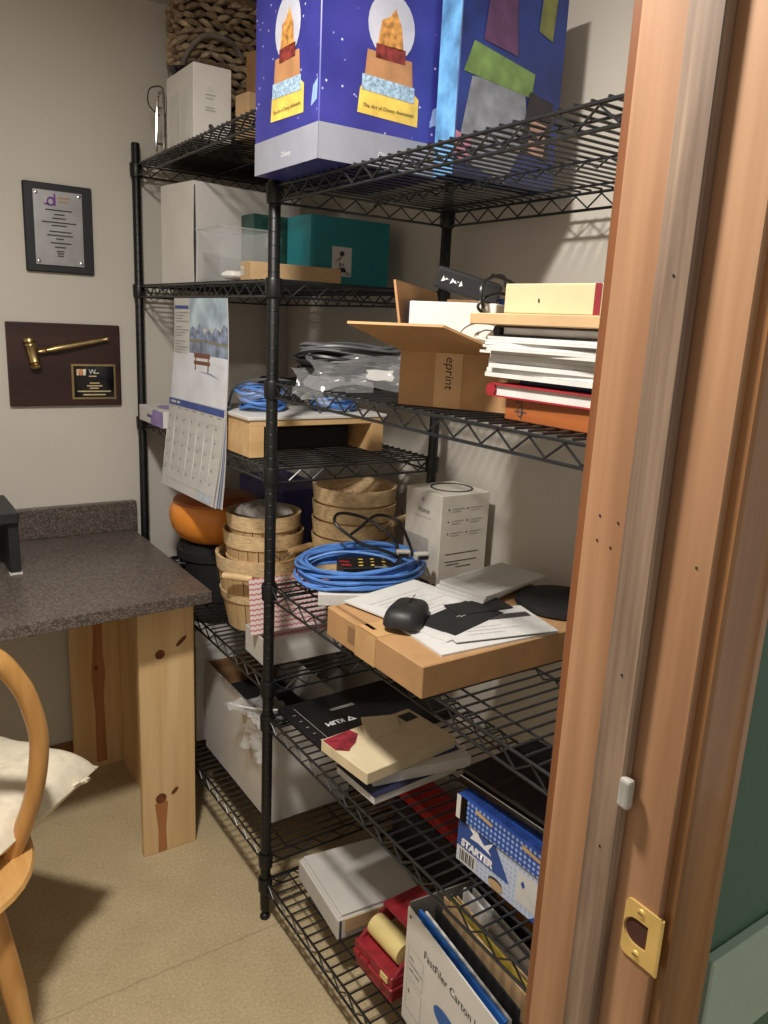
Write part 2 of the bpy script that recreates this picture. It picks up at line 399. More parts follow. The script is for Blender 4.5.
rod_me = MB().tube([(.0, 0, -.002), (W, 0, -.002)], .0021, 6).mesh('wire_rod', smooth=True)
def shelf(y0, z, single):
    mb = MB(); H = .034; a0, a1 = .014, L-.014
    def truss(p, q, n, r=.0028, zz=True):
        p, q = Vector(p), Vector(q)
        mb.tube([p, q], r, 7); d = Vector((0, 0, -H+.005)); mb.tube([p+d, q+d], r, 7)
        pts = []
        for i in range(2*n+1):
            c = p+(q-p)*(i/(2*n)); c.z += -.003 if i % 2 == 0 else -H+.008; pts.append(c)
        mb.tube(pts, .002, 5)
    zt = -.0062
    for x in (0, W): truss((x, a0, zt), (x, a1, zt), 14)
    for y in (0, L): truss((a0, y, zt), (W-a0, y, zt), 7)
    for x in (.058, .225, .38):
        mb.tube([(x, .004, zt), (x, L-.004, zt)], .0022, 6)
        if x == .225:
            mb.tube([(x, a0+(a1-a0)*i/40, zt-(.0 if i % 2 else .012)) for i in range(41)], .0018, 5)
    s = mb.build('shelf', black_wire, unit, smooth=True); s.location = (0, y0, z)
    for x in (0, W):
        for y in (0, L): c = obj('collar', collar_me, black_post, s); c.location = (x, y, 0)
    n = 35
    if single:
        for i in range(n):
            r = obj('wire_rod', rod_me, black_wire, s); r.location = (0, .012+(L-.024)*i/(n-1), 0)
    else:
        mb = MB()
        for i in range(n):
            y = .012+(L-.024)*i/(n-1); mb.tube([(0, y, -.002), (W, y, -.002)], .0021, 6)
        stuff(mb.build('wire_rods', black_wire, s, smooth=True))
for i, z in enumerate(AZ): shelf(0, z, i >= 3)
for i, z in enumerate(BZ): shelf(-L, z, i != 1)
A1, A2, A3, A4, A5 = AZ; B1, B2, B3, B4, B5 = BZ

# ------------------------------------------------------------------ desk and chair
t = thing('desk', 'desk with speckled brown laminate worktop on pine board legs in the corner', 'desk')
DZ = .776; sl = .0618
top = [(-.03, .262), (-.03, .928), (-1.45, .928), (-1.45, .262-1.42*sl)]
MB().prism(top, .032, (Vector((0, 0, DZ-.032)), Vector((1, 0, 0)), Vector((0, 1, 0)), Vector((0, 0, 1)))).build('worktop', granite, t, bevel=.003, seg=2)
MB().box(-1.45, -.022, .903, .9285, DZ, DZ+.093).build('backsplash', granite, t, bevel=.003, seg=2)
lg = MB().box(-.1865, -.04, .365, .384, 0, DZ-.032).build('leg_board', pine, t, bevel=.0015)
fl = (Vector((-.1865, .3646, 0)), Vector((1, 0, 0)), Vector((0, 0, 1)), Vector((0, -1, 0)))
for u, v, rx, rz, a in ((.055, .585, .013, .013, 0), (.112, .612, .019, .006, .75), (.05, .166, .015, .015, 0), (.088, .178, .013, .006, .8)):
    decal('knot', lg, fl, ell(u, v, rx, rz, 20, a), knot_m, 1)
decal('heartwood_streak', lg, fl, [(.04, 0), (.064, 0), (.062, .07), (.069, .15), (.05, .17), (.033, .15), (.041, .07)], streak_m)
bl = MB().box(-.25, -.10, .868, .888, 0, DZ-.032).build('leg_board', pine, t, bevel=.0015)
decal('heartwood_streak', bl, (Vector((-.25, .8676, 0)), Vector((1, 0, 0)), Vector((0, 0, 1)), Vector((0, -1, 0))), [(.067, .02), (.10, .02), (.096, .25), (.104, .33), (.098, .4), (.102, .74), (.064, .74), (.07, .45), (.06, .33), (.068, .2)], streak_m)
decal('knot', bl, (Vector((-.25, .8676, 0)), Vector((1, 0, 0)), Vector((0, 0, 1)), Vector((0, -1, 0))), ell(.075, .35, .006, .009), knot_m, 1)
sp = MB().box(-.10, -.082, .384, .888, 0, DZ-.032).build('side_board', pine, t, bevel=.0015)
decal('knot', sp, (Vector((-.1004, .6, 0)), Vector((0, -1, 0)), Vector((0, 0, 1)), Vector((-1, 0, 0))), ell(.09, .42, .012, .022), knot_m, 1)

t = thing('monitor_riser', 'black monitor riser standing on the speckled desk', 'monitor stand', (-.411, .6, DZ))
MB().box(-.5, 0, -.02, .2, .136, .166).build('shelf_top', M('riser_black', (34, 36, 37), .5), t, bevel=.003)
for x in (-.5, -.026):
    l_ = MB().box(x, x+.026, -.004, .19, .004, .136).build('leg', M('riser_black', (34, 36, 37), .5), t, bevel=.002)
    MB().box(x-.002, x+.028, -.008, .01, 0, .004).build('foot_pad', white_card, l_)

def windsor():
    t = thing('wooden_chair', 'honey coloured bow back wooden chair facing the desk', 'chair', (-.762, -.02, 0))
    def se(a, rx, ry, e=2.6):
        c, s = math.cos(a), math.sin(a)
        return (rx*math.copysign(abs(c)**(2/e), c), ry*math.copysign(abs(s)**(2/e), s))
    n = 40; vs = []; fs = []
    prof = [(.0, .428), (.86, .424), (.97, .432), (1.0, .441), (.985, .449), (.9, .4505), (.5, .441), (0, .438)]
    for k, (s, z) in enumerate(prof):
        for i in range(n):
            x, y = se(2*PI*i/n, .243*max(s, .001), .236*max(s, .001)); vs.append((x, y, z))
    for k in range(len(prof)-1): fs += [(k*n+i, k*n+(i+1) % n, (k+1)*n+(i+1) % n, (k+1)*n+i) for i in range(n)]
    MB().add(vs, fs).build('seat', honey_x, t, smooth=True)
    half = [(.200, -.058, .44), (.222, -.066, .50), (.246, -.074, .58), (.257, -.08, .68), (.244, -.088, .76), (.225, -.092, .81), (.19, -.098, .862), (.12, -.104, .905), (0, -.106, .925)]
    path = spline(half+[(-x, y, z) for x, y, z in half[-2::-1]], 6)
    MB().tube(path, .019, 12, flat=.85).build('bow', honey, t, smooth=True)
    for x in (-.13, -.075, -.025, .025, .075, .13):
        zt = .905-.9*x*x; MB().tube([(x*.9, -.125, .44), (x*1.0, -.122, .6), (x*1.12, -.104, zt)], [.007, .010, .0065], 8).build('spindle', honey, t, smooth=True)
    for sx in (-1, 1):
        for (x0, y0, x1, y1) in ((.155, -.14, .205, -.205), (.15, .14, .2, .21)):
            a, b = Vector((sx*x0, y0, .43)), Vector((sx*x1, y1, 0))
            rr = [.015, .017, .0195, .021, .018, .0195, .017, .013]
            MB().tube([a+(b-a)*(i/7) for i in range(8)], rr, 12).build('leg', honey, t, smooth=True)
        MB().tube([(sx*.183, -.17, .19), (sx*.178, 0, .19), (sx*.178, .175, .19)], [.009, .013, .009], 8).build('stretcher', honey, t, smooth=True)
    MB().tube([(-.178, 0, .19), (0, 0, .19), (.178, 0, .19)], [.009, .013, .009], 8).build('stretcher', honey, t, smooth=True)
    return t
windsor()
def pillow(name, label, loc, size, h, rz, mat):
    n = 26; vs = []; fs = []; rnd = random.Random(3)
    for sgn in (1, -1):
        for i in range(n+1):
            for k in range(n+1):
                u, v = -1+2*i/n, -1+2*k/n
                px = 1-.09*(1-abs(v)**2.2); py = 1-.09*(1-abs(u)**2.2)
                q = max(0, (1-abs(u)**5))*max(0, (1-abs(v)**5))
                z = h*(q**.5)*(1+.06*math.sin(5*u+2)*math.cos(6*v)+.05*math.sin(11*v+3*u))
                if sgn < 0: z = -z*.75
                vs.append((u*size/2*(py if abs(u) > 0 else 1), v*size/2*px, z))
    m = (n+1)**2
    for i in range(n):
        for k in range(n):
            a = i*(n+1)+k; fs.append((a, a+n+1, a+n+2, a+1)); a += m; fs.append((a, a+1, a+n+2, a+n+1))
    o = MB().add(vs, fs).build(name, mat, smooth=True, fix=False); o.location = loc; o.rotation_euler = (.02, 0, rz); return o
cu_m = M('ivory_cotton', (226, 216, 192), .9, var=.06, scale=40, bump=.6, bscale=45)
o = pillow('seat_cushion', 'ivory cotton cushion lying on the wooden chair seat', (-.592, .085, .492), .325, .055, PI/4-.05, cu_m)
tag(o, 'ivory cotton cushion lying on the wooden chair seat', 'cushion')
for i, (a, r) in enumerate(((.62, .96), (.5, .985))):
    lp = spline([(.075, -.155, .0), (.085, -.165, .008), (.095, -.163, 0), (.09, -.157, -.006)], 4, True)
    tt = MB().tube([p+Vector((0.02*i, -.008*i, 0)) for p in lp], .003, 6, closed=True).build('tassel_knot', cu_m, o, smooth=True)

# ------------------------------------------------------------------ wall plaques
t = thing('award_plaque', 'black award plaque with a silver engraved plate on the back wall', 'plaque', (-.2105, YB, 1.657))
MB().box(-.09, .09, -.014, 0, -.117, .117).build('board', M('plaque_black', (26, 30, 34), .5), t, bevel=.003)
pl = MB().box(-.066, .062, -.0185, -.016, -.098, .098).build('plate', silver, t, bevel=.0008)
for x in (-.058, .054):
    for z in (-.089, .089):
        o = MB().lathe([(.005, 0), (.005, .006), (.003, .007)], 12).build('standoff', chrome, t, smooth=True); o.rotation_euler = (PI/2, 0, 0); o.location = (x, -.014, z)
f0 = (Vector((-.066, -.0189, -.098)), Vector((1, 0, 0)), Vector((0, 0, 1)), Vector((0, -1, 0)))
pur = M('purple_ink', (110, 50, 140), .5)
decal('emblem', pl, f0, ell(.046, .168, .011, .012), pur, 1); decal('emblem', pl, f0, ell(.045, .167, .006, .007), silver, 2)
decal('emblem', pl, f0, rect(.053, .058, .157, .188), pur, 2); decal('emblem', pl, f0, [(.024, .160), (.036, .157), (.05, .155), (.036, .164)], pur, 1)
lines('emblem_lines', pl, f0, [(.063, .096, .176), (.063, .09, .166)], .005, M('tan_ink', (170, 140, 110), .6))
lines('engraving', pl, f0, [(.03, .1, .144), (.052, .08, .133), (.048, .082, .123), (.02, .11, .112), (.045, .085, .104), (.038, .096, .088), (.032, .1, .078), (.055, .075, .069), (.04, .095, .058), (.05, .08, .047), (.055, .075, .036), (.056, .074, .03), (.057, .073, .024)], .0034, ink)

t = thing('gavel_plaque', 'dark walnut plaque with a gold gavel and small black nameplate', 'plaque', (-.2095, YB, 1.285))
MB().box(-.1545, .1545, -.016, 0, -.117, .117).build('board', wood('walnut', (64, 36, 30), (42, 22, 20), 'X', .4, .8), t, bevel=.004, seg=2)
hd = Vector((-.092, -.032, .033)); tl = Vector((.118, -.030, .078)); dr = (tl-hd).normalized(); ax = Vector((-dr.z, 0, dr.x))
if ax.z < 0: ax = -ax
rp = [(-.042, .008), (-.041, .017), (-.034, .019), (-.031, .012), (-.027, .017), (-.023, .0185), (-.019, .016), (.019, .016), (.023, .0185), (.027, .017), (.031, .012), (.034, .019), (.041, .017), (.042, .008)]
head = MB().tube([hd+ax*a for a, r in rp], [r*.85 for a, r in rp], 18).build('gavel_head', gold, t, smooth=True)
hp = [(.015, .006), (.03, .006), (.034, .009), (.038, .006), (.045, .0065), (.06, .0095), (.1, .0085), (.15, .0075), (.19, .006), (.205, .0055), (.209, .007), (.213, .006)]
MB().tube([hd+dr*a for a, r in hp], [r for a, r in hp], 12).build('gavel_handle', gold, t, smooth=True)
np_ = MB().box(.012, .138, -.0185, -.016, -.099, .004).build('nameplate', gold, t, bevel=.0008)
f0 = (Vector((.012, -.0188, -.099)), Vector((1, 0, 0)), Vector((0, 0, 1)), Vector((0, -1, 0)))
decal('black_panel', np_, f0, rect(.006, .12, .006, .097), gloss_black)
for i in range(3): decal('emblem', np_, f0, [(.014+.009*i, .07), (.021+.009*i, .07), (.023+.009*i, .088), (.014+.009*i, .088)], [M('peach_ink', (226, 190, 160), .5), M('amber_ink', (214, 150, 90), .5), M('ivory_ink', (236, 226, 210), .5)][i], 1)
ftext(np_, f0, 'W', .048, .074, .02, white_ink)
lines('engraving', np_, f0, [(.062, .078, .075), (.048, .07, .066), (.05, .078, .046), (.042, .086, .038), (.05, .075, .031), (.015, .11, .022), (.03, .095, .012)], .0035, M('gold_ink', (206, 186, 140), .5))

# ------------------------------------------------------------------ wall calendar hung on the shelf edge
t = thing('wall_calendar', 'open wall calendar with a snowy lake photo hanging from the shelf edge', 'calendar', (-.012, .4, 1.483))
def quadf(c00, c10, c11, c01):                    # bilinear patch
    c00, c10, c11, c01 = map(Vector, (c00, c10, c11, c01))
    return lambda u, v: c00*(1-u)*(1-v)+c10*u*(1-v)+c11*u*v+c01*(1-u)*v
def page(name, q, th, mat, parent):
    mb = MB(); n = 4
    for s in (0, th):
        for i in range(n+1):
            for k in range(n+1):
                p = q(i/n, k/n); mb.v.append((p.x+s+.004*math.sin(PI*k/n), p.y, p.z))
    m = (n+1)**2
    for i in range(n):
        for k in range(n):
            a = i*(n+1)+k; mb.f += [(a, a+1, a+n+2, a+n+1), (m+a, m+a+n+1, m+a+n+2, m+a+1)]
    for i in range(n):
        for a, b in ((i, i+1), (n*(n+1)+i, n*(n+1)+i+1), (i*(n+1), (i+1)*(n+1)), (i*(n+1)+n, (i+1)*(n+1)+n)): mb.f.append((a, b, m+b, m+a))
    return mb.build(name, mat, parent, smooth=False)
def bump_(v): return .004*math.sin(PI*v)
up = quadf((0, .195, -.258), (0, -.184, -.252), (0, -.19, 0), (0, .158, 0))          # u far to near, v up
lowp = quadf((-.018, .239, -.504), (-.012, -.129, -.496), (-.003, -.184, -.253), (-.003, .195, -.259))
up_o = page('picture_page', up, .0015, paper, t)
for i, (dx, dy, dz) in enumerate(((.0, 0, 0), (.005, -.008, -.002), (.010, -.014, -.001), (.016, -.02, -.003))):
    q = quadf((-.018+dx, .239+dy, -.504+dz), (-.012+dx, -.129+dy, -.496+dz), (-.003+dx*.2, -.184, -.253), (-.003+dx*.2, .195, -.259))
    o = page('month_page' if i == 0 else 'under_page', q, .0012, paper if i != 2 else M('blue_grey_page', (150, 160, 190), .8), t)
    if i == 0: mo = o
def patch(name, q, poly, mat, lv, parent, sub=6):
    mb = MB(); pts = []
    for i in range(len(poly)):
        a, b = poly[i], poly[(i+1) % len(poly)]
        for k in range(sub): pts.append((a[0]+(b[0]-a[0])*k/sub, a[1]+(b[1]-a[1])*k/sub))
    vs = []
    for u, v in pts:
        p = q(u, v); vs.append((p.x+bump_(v)-.0007-.0003*lv, p.y, p.z))
    mb.add(vs, [tuple(range(len(vs)))]); return mb.build(name, mat, parent, fix=False)
cal_blue = M('calendar_blue', (70, 90, 160), .7)
sky_m = M('photo_sky', (176, 196, 226), .6, var=.25, scale=14); mtn = M('photo_mountain', (120, 132, 156), .6, var=.45, scale=60)
lake = M('photo_lake', (128, 140, 160), .6, var=.3, scale=30); snow = M('photo_snow', (226, 230, 238), .6, var=.05, scale=12); bench_m = M('photo_bench', (128, 82, 66), .6)
g = lambda a, b, c, d: [(a, c), (b, c), (b, d), (a, d)]
patch('photo', up, g(.0, 1, .0, .46), snow, 0, up_o)
patch('photo', up, g(.32, 1, .72, 1), sky_m, 0, up_o); patch('photo', up, g(.32, 1, .45, .62), lake, 0, up_o)
patch('photo', up, [(.32, .6), (1, .58), (1, .74), (.94, .77), (.88, .69), (.8, .74), (.74, .68), (.66, .72), (.6, .66), (.52, .77), (.46, .7), (.38, .74), (.32, .7)], mtn, 1, up_o)
patch('photo', up, [(.32, .585), (.6, .6), (1, .56), (1, .58), (.6, .615), (.32, .61)], M('photo_trees', (150, 140, 110), .6), 2, up_o)
patch('photo', up, [(.2, .44), (.32, .46), (.62, .42), (1, .36), (1, .46), (.32, .48)], snow, 2, up_o)
for a, b, c, d in ((.42, .71, .44, .485), (.42, .71, .375, .41), (.44, .46, .32, .44), (.67, .69, .31, .44)): patch('photo', up, g(a, b, c, d), bench_m, 3, up_o)
patch('photo', up, [(.5, .31), (.72, .31), (.9, .26), (.7, .29)], M('photo_shadow_blue', (150, 160, 190), .6), 2, up_o)
patch('banner', up, g(.02, .3, .9, .93), cal_blue, 1, up_o)
for i in range(15):
    if i in (4, 9): continue
    patch('text_line', up, g(.03, .29-.06*(i % 3), .86-.028*i, .868-.028*i), ink_l, 1, up_o, 1)
patch('banner', lowp, g(.0, 1, .93, 1), cal_blue, 1, mo); patch('text_line', lowp, g(.04, .14, .955, .98), paper, 2, mo, 1); patch('text_line', lowp, g(.16, .22, .955, .98), paper, 2, mo, 1)
for i in range(8): patch('grid_line', lowp, g(i/7-.002+.001, i/7+.003, .1, .9), paper_g, 1, mo, 3)
for i in range(6): patch('grid_line', lowp, g(0, 1, .1+.145*i, .1035+.145*i), paper_g, 1, mo, 3)
for r in range(5):
    for c in range(7): patch('day_number', lowp, g(c/7+.02, c/7+.045, .1+.145*r+.105, .1+.145*r+.125), ink_l, 2, mo, 1)
for c in range(7): patch('day_name', lowp, g(c/7+.04, c/7+.1, .905, .915), ink_l, 2, mo, 1)
for c in range(2): patch('small_month', lowp, g(.74+.12*c, .84+.12*c, .02, .09), M('pale_blue_ink', (190, 205, 220), .8), 2, mo, 1)

# ------------------------------------------------------------------ top shelf, near bay: two gift boxes
S = (.253, .243, .33)
t = carton('gift_box', 'blue starry gift box with silver bottom band printed with a snow globe', 'box', (.0665, -.158, B1), S, stars)
band = M('silver_print', (150, 152, 164), .4, var=.03); lab_y = M('yellow_print', (232, 196, 92), .5, var=.12, scale=30)
globe_m = M('globe_print', (196, 198, 212), .4, var=.06, scale=20); tanp = M('tan_print', (184, 134, 92), .5, var=.1); rail_p = M('pale_blue_print', (150, 176, 206), .5, var=.3, scale=200)
redp = M('dark_red_print', (120, 48, 44), .5, var=.4, scale=90); ambp = M('amber_print', (196, 132, 70), .5, var=.4, scale=80)
for face, wd in (('front', S[0]), ('left', S[1])):
    f = fr(S, face); c = wd*.53
    decal('silver_band', t, f, rect(0, wd, .0, .056), band)
    decal('yellow_label', t, f, [(c-.062, .082), (c+.062, .078), (c+.062, .122), (c+.05, .13), (c-.048, .135), (c-.058, .12)], lab_y, 1)
    decal('globe_base', t, f, [(c-.052, .122), (c+.05, .118), (c+.044, .178), (c-.046, .18)], tanp, 2)
    decal('globe_rail', t, f, [(c-.055, .118), (c+.052, .114), (c+.052, .138), (c-.055, .142)], rail_p, 3)
    decal('snow_globe', t, f, ell(c, .222, .047, .05), globe_m, 2)
    decal('globe_scene', t, f, [(c-.027, .192), (c+.025, .19), (c+.02, .225), (c+.006, .25), (c-.004, .236), (c-.02, .228)], ambp, 3)
    decal('globe_scene', t, f, rect(c-.03, c+.03, .17, .192), redp, 3)
    ftext(t, f, 'The Art of Disney Animation', c, .092, .0088, ink, align='CENTER', lv=3, shear=.2)
    decal('ticket_emblem', t, f, [(c+.088, .082), (c+.108, .09), (c+.11, .122), (c+.094, .112)], M('sky_print', (140, 170, 220), .5), 1)
    ftext(t, f, 'Disney', c, .018, .013, white_ink, align='CENTER', lv=2, shear=.2)
S = (.245, .055, .34)
t = carton('picture_box', 'tall narrow blue picture box standing beside the starry gift box', 'box', (.293, -.3165, B1), S, M('deep_blue_print', (34, 52, 116), .3, var=.35, scale=9))
f = fr(S, 'front')
for i, (poly, c) in enumerate((([(.005, .03), (.12, .0), (.17, .09), (.15, .17), (.03, .16)], (132, 138, 150)), ([(.01, .165), (.17, .15), (.175, .19), (.03, .215)], (112, 142, 84)), ([(.05, .22), (.13, .21), (.12, .30), (.06, .31)], (92, 62, 100)),
                              ([(.175, .26), (.21, .25), (.215, .32), (.18, .325)], (120, 126, 74)), ([(.15, .06), (.22, .05), (.225, .15), (.165, .16)], (44, 40, 48)), ([(.17, .06), (.21, .055), (.212, .11), (.172, .115)], (186, 146, 132)), ([(.0, .03), (.03, .02), (.035, .06), (.0, .07)], (186, 122, 150)))):
    decal('printed_patch', t, f, poly, M('print_%d_%d_%d' % c, c, .35, var=.2, scale=30), 1+i)
decal('edge_stripe', t, fr(S, 'left'), rect(.0, .055, 0, .34), M('light_blue_print', (96, 150, 206), .35, var=.3, scale=25))

# ------------------------------------------------------------------ top shelf, far bay
S = (.096, .19, .165)
t = carton('device_box', 'white device box with two grey panels on the top shelf far end', 'box', (.053, .548, A1), S, white_card)
for a in (.02, .1): decal('grey_panel', t, fr(S, 'left'), rect(a+.004, a+.068, .0, .118-.0*a), paper_g, 1)
f = fr(S, 'front'); decal('icon', t, f, ell(.043, .03, .006, .006), ink, 1)
lines('small_print', t, f, [(.03, .055, .098), (.032, .05, .09), (.03, .052, .07), (.03, .056, .064)], .003, ink_l)
decal('outline_icon', t, f, rect(.034, .05, .106, .118), paper_g, 1)
o = MB().lathe([(.0, .002), (.018, .0), (.036, .012), (.041, .022), (.039, .022), (.034, .014), (.016, .005), (0, .006)], 20, cap=False).build('small_dish', gloss_black, smooth=True)
o.location = (.04, .615, A1+.1655); tag(o, 'small dark dish resting on the white device box', 'dish')
t = thing('chrome_rack', 'bent chrome wire rack standing at the far top shelf end', 'rack', (.016, .73, A1+.004))
for dx in (0, .022):
    lp = [(dx, -.022, .004), (dx, .02, .004), (dx, .034, .02), (dx+.004, .034, .12), (dx+.004, .02, .15), (dx+.004, -.015, .15), (dx, -.03, .12), (dx, -.032, .02)]
    MB().tube(spline(lp, 4, True), .004, 8, closed=True).build('loop', chrome, t, smooth=True)
MB().tube(spline([(.01, .03, .1), (-.01, .06, .13), (-.005, .065, .17), (.015, .03, .172), (.012, .0, .15)], 6), .0018, 6).build('wire_hook', black_wire, t, smooth=True)
for z in (.03, .12): MB().tube([(0, .034, z), (.024, .034, z)], .003, 6).build('crossbar', chrome, t, smooth=True)

def woven_basket():
    t = thing('woven_basket', 'large chunky woven seagrass basket in the far top shelf corner', 'basket', (.25, .775, A1))
    sea = [M('seagrass_%d' % i, c, .85, var=.22, scale=60) for i, c in enumerate(((150, 130, 104), (128, 108, 84), (168, 148, 122)))]
    rx, ry, h = .165, .095, .40; rnd = random.Random(5)
    raw = [Vector((rx*math.copysign(abs(math.cos(a))**.55, math.cos(a)), ry*math.copysign(abs(math.sin(a))**.55, math.sin(a)), 0)) for a in [2*PI*i/400 for i in range(401)]]
    cum = [0]
    for i in range(400): cum.append(cum[-1]+(raw[i+1]-raw[i]).length)
    def per(s):                                   # point on the rounded-rectangle outline at arc-length share s
        d = (s % 1)*cum[-1]; i = next(k for k in range(400) if cum[k+1] >= d)
        return raw[i].lerp(raw[i+1], (d-cum[i])/max(1e-9, cum[i+1]-cum[i]))
    MB().add([per(i/40)*.93+Vector((0, 0, z)) for z in (0, h-.01) for i in range(40)], [tuple(range(39, -1, -1))]+[(i, (i+1) % 40, 40+(i+1) % 40, 40+i) for i in range(40)]).build('lining', M('seagrass_dark', (70, 56, 42), .9), t)
    mbs = [MB(), MB(), MB()]; rows, cols = 21, 30
    for r in range(rows):
        z = .012+h*(r/rows)*.98
        for c in range(cols):
            s = (c+.5*(r % 2)+rnd.uniform(-.15, .15))/cols; p = per(s % 1); q = per((s+.02) % 1); tg = (q-p).normalized(); out = Vector((p.x/rx**2, p.y/ry**2, 0)).normalized()
            ln = .02+rnd.uniform(-.003, .004); ti = rnd.choice((-1, 1))*rnd.uniform(.1, .45)
            a = p-tg*ln+Vector((0, 0, z-ti*ln)); m_ = p+out*(.010+rnd.uniform(0, .006))+Vector((0, 0, z)); b = p+tg*ln+Vector((0, 0, z+ti*ln))
            rnd.choice(mbs).tube([a, (a+m_)/2+out*.004, m_, (b+m_)/2+out*.004, b], [.003, .008, .010, .008, .003], 6, flat=.8)
    for mb, m in zip(mbs, sea): stuff(mb.build('woven_strands', m, t, smooth=True))
    MB().tube([per(i/40)+Vector((0, 0, h)) for i in range(40)], .012, 8, closed=True).build('rim', sea[1], t, smooth=True)
    MB().tube(spline([(-.17, -.06, .16), (-.18, -.075, .23), (-.14, -.115, .29), (-.07, -.125, .29), (-.03, -.115, .26)], 6), .007, 8).build('rope_handle', M('grey_rope', (112, 102, 92), .9, var=.2), t, smooth=True)
woven_basket()
carton('cardboard_box', 'tall brown cardboard box behind the starry gift box on the top shelf', 'box', (.272, .43, A1), (.22, .15, .215), kraft_d, .35)
carton('cardboard_box', 'small brown cardboard box wedged beside the white device box', 'box', (.122, .388, A1), (.048, .06, .1), kraft_p, .1)
slab('envelope', 'cream envelope standing upright against the brown cardboard box', 'envelope', (.15, .275, A1+.0), (.1, .006, .15), M('cream_paper', (224, 214, 180), .8), .2)

# ------------------------------------------------------------------ second shelf, far bay
S = (.34, .165, .25)
t = carton('white_carton', 'large plain white carton with an open side slit on the second shelf', 'box', (.185, .638, A2), S, white_box, .17)
decal('slit', t, fr(S, 'front'), [(.0, .0), (.004, .0), (.006, .1), (.004, .24), (.001, .24), (-.002, .1)], ink, 1)
MB().box(-.172, -.1705, -.0825, .0825, .0, .246).build('flap', white_box, t)
t = thing('plastic_bin', 'clear plastic bin in front of the big white carton', 'bin', (.083, .375, A2), 0)
mb = MB(); x, y, h, th = .075, .07, .125, .0022
for a in ((-x, x, -y, y, .0, th), (-x, -x+th, -y, y, th, h), (x-th, x, -y, y, th, h), (-x+th, x-th, -y, -y+th, th, h), (-x+th, x-th, y-th, y, th, h)): mb.box(*a)
mb.build('tub', clear_pl, t)
mb = MB()
for a in ((-x-.004, x+.004, -y-.004, -y), (-x-.004, x+.004, y, y+.004), (-x-.004, -x, -y, y), (x, x+.004, -y, y)): mb.box(*a, h-.004, h)
mb.build('rim', clear_pl, t)
o = pillow('foam_puff', '', (.03, .268, A2+.012), .045, .011, .3, white_card); tag(o, 'small white foam scrap at the foot of the clear bin', 'foam')
S = (.235, .05, .043)
t = carton('mailing_box', 'long low brown mailing box with a white sticker on its end', 'box', (.150, .212, A2), S, kraft_p, -.05)
decal('sticker', t, fr(S, 'left'), rect(.006, .024, .013, .033), paper, 1); decal('code_print', t, fr(S, 'left'), rect(.011, .019, .018, .028), ink_l, 2)
decal('seam', t, fr(S, 'front'), rect(.0, .002, 0, .042), kraft_d, 1)
S = (.230, .12, .168)
teal = M('teal_card', (24, 128, 138), .45, var=.04)
t = carton('teal_box', 'teal gift box with a white picture label behind the brown mailing box', 'box', (.330, .307, A2), S, teal, .0)
f = fr(S, 'front')
decal('label_sticker', t, f, rect(.062, .118, .03, .1), paper, 1)
for poly, c in ((ell(.09, .084, .007, .006), ink), (ell(.09, .066, .008, .011), paper_g), (ell(.08, .07, .011, .003, 16, .5), ink_l), ([(.078, .04), (.104, .04), (.1, .05), (.082, .05)], ink), (ell(.086, .053, .003, .01), ink_l), (ell(.095, .053, .003, .01), ink_l), (rect(.102, .115, .033, .041), ink_l)): decal('label_print', t, f, poly, c, 2)
S = (.1, .075, .18)
t = carton('printed_box', 'dark green printed box standing left of the teal box', 'box', (.212, .493, A2), S, M('dark_green_print', (30, 70, 62), .4, var=.35, scale=30), .0)
for u, v, c in ((.03, .05, (190, 120, 110)), (.06, .07, (160, 70, 70)), (.045, .11, (120, 150, 120)), (.07, .12, (60, 110, 90))): decal('printed_patch', t, fr(S, 'front'), ell(u, v, .013, .012), M('pr_%d' % c[0], c, .5, var=.2), 1)

# ------------------------------------------------------------------ third shelf, far bay
S = (.11, .215, .045)
t = carton('tissue_box', 'white and purple flat box at the far end of the third shelf', 'box', (.027, .7235, A3), S, white_card)
decal('purple_panel', t, fr(S, 'left'), [(.10, 0), (.215, 0), (.215, .045), (.13, .045)], M('lilac_print', (150, 130, 190), .5, var=.1), 1)
decal('brand_strip', t, fr(S, 'left'), rect(.075, .12, .018, .026), M('violet_ink', (90, 80, 140), .5), 2); decal('oval_opening', t, fr(S, 'top'), ell(.055, .108, .03, .06), M('lilac_print', (150, 130, 190), .5), 1)
t = thing('wooden_riser', 'low pine riser with a white top board on the third shelf', 'riser', (.182, .253, A3))
for x0, x1 in ((-.18, -.145), (.145, .18)): MB().box(x0, x1, -.14, .14, 0, .07).build('leg', pine_x, t, bevel=.001)
MB().box(-.18, .18, -.14, .14, .07, .085).build('top_board', pine_x, t, bevel=.001)
MB().box(-.185, .187, -.143, .143, .085, .0925).build('white_panel', white_card, t, bevel=.001)
carton('black_case', 'black case stored underneath the pine riser', 'case', (.18, .29, A3), (.26, .2, .058), matte_black, bev=.006)
ZR = A3+.0925
def coil(mb, c, rx, ry, turns, r, seed, zs=.03, n=20, jit=.012, tilt=0):
    rnd = random.Random(seed); pts = []
    ph = rnd.random()*6
    for i in range(turns):
        ax, ay = rx*(1+rnd.uniform(-jit, jit)*6), ry*(1+rnd.uniform(-jit, jit)*6); ox, oy = rnd.uniform(-jit, jit), rnd.uniform(-jit, jit); z = zs*rnd.random()
        for k in range(n):
            a = 2*PI*k/n; pts.append(Vector((c[0]+ox+ax*math.cos(a), c[1]+oy+ay*math.sin(a), c[2]+r+z+.004*math.sin(3*a+ph+i)+tilt*math.cos(a))))
    return mb.tube(spline(pts, 2), r, 6)
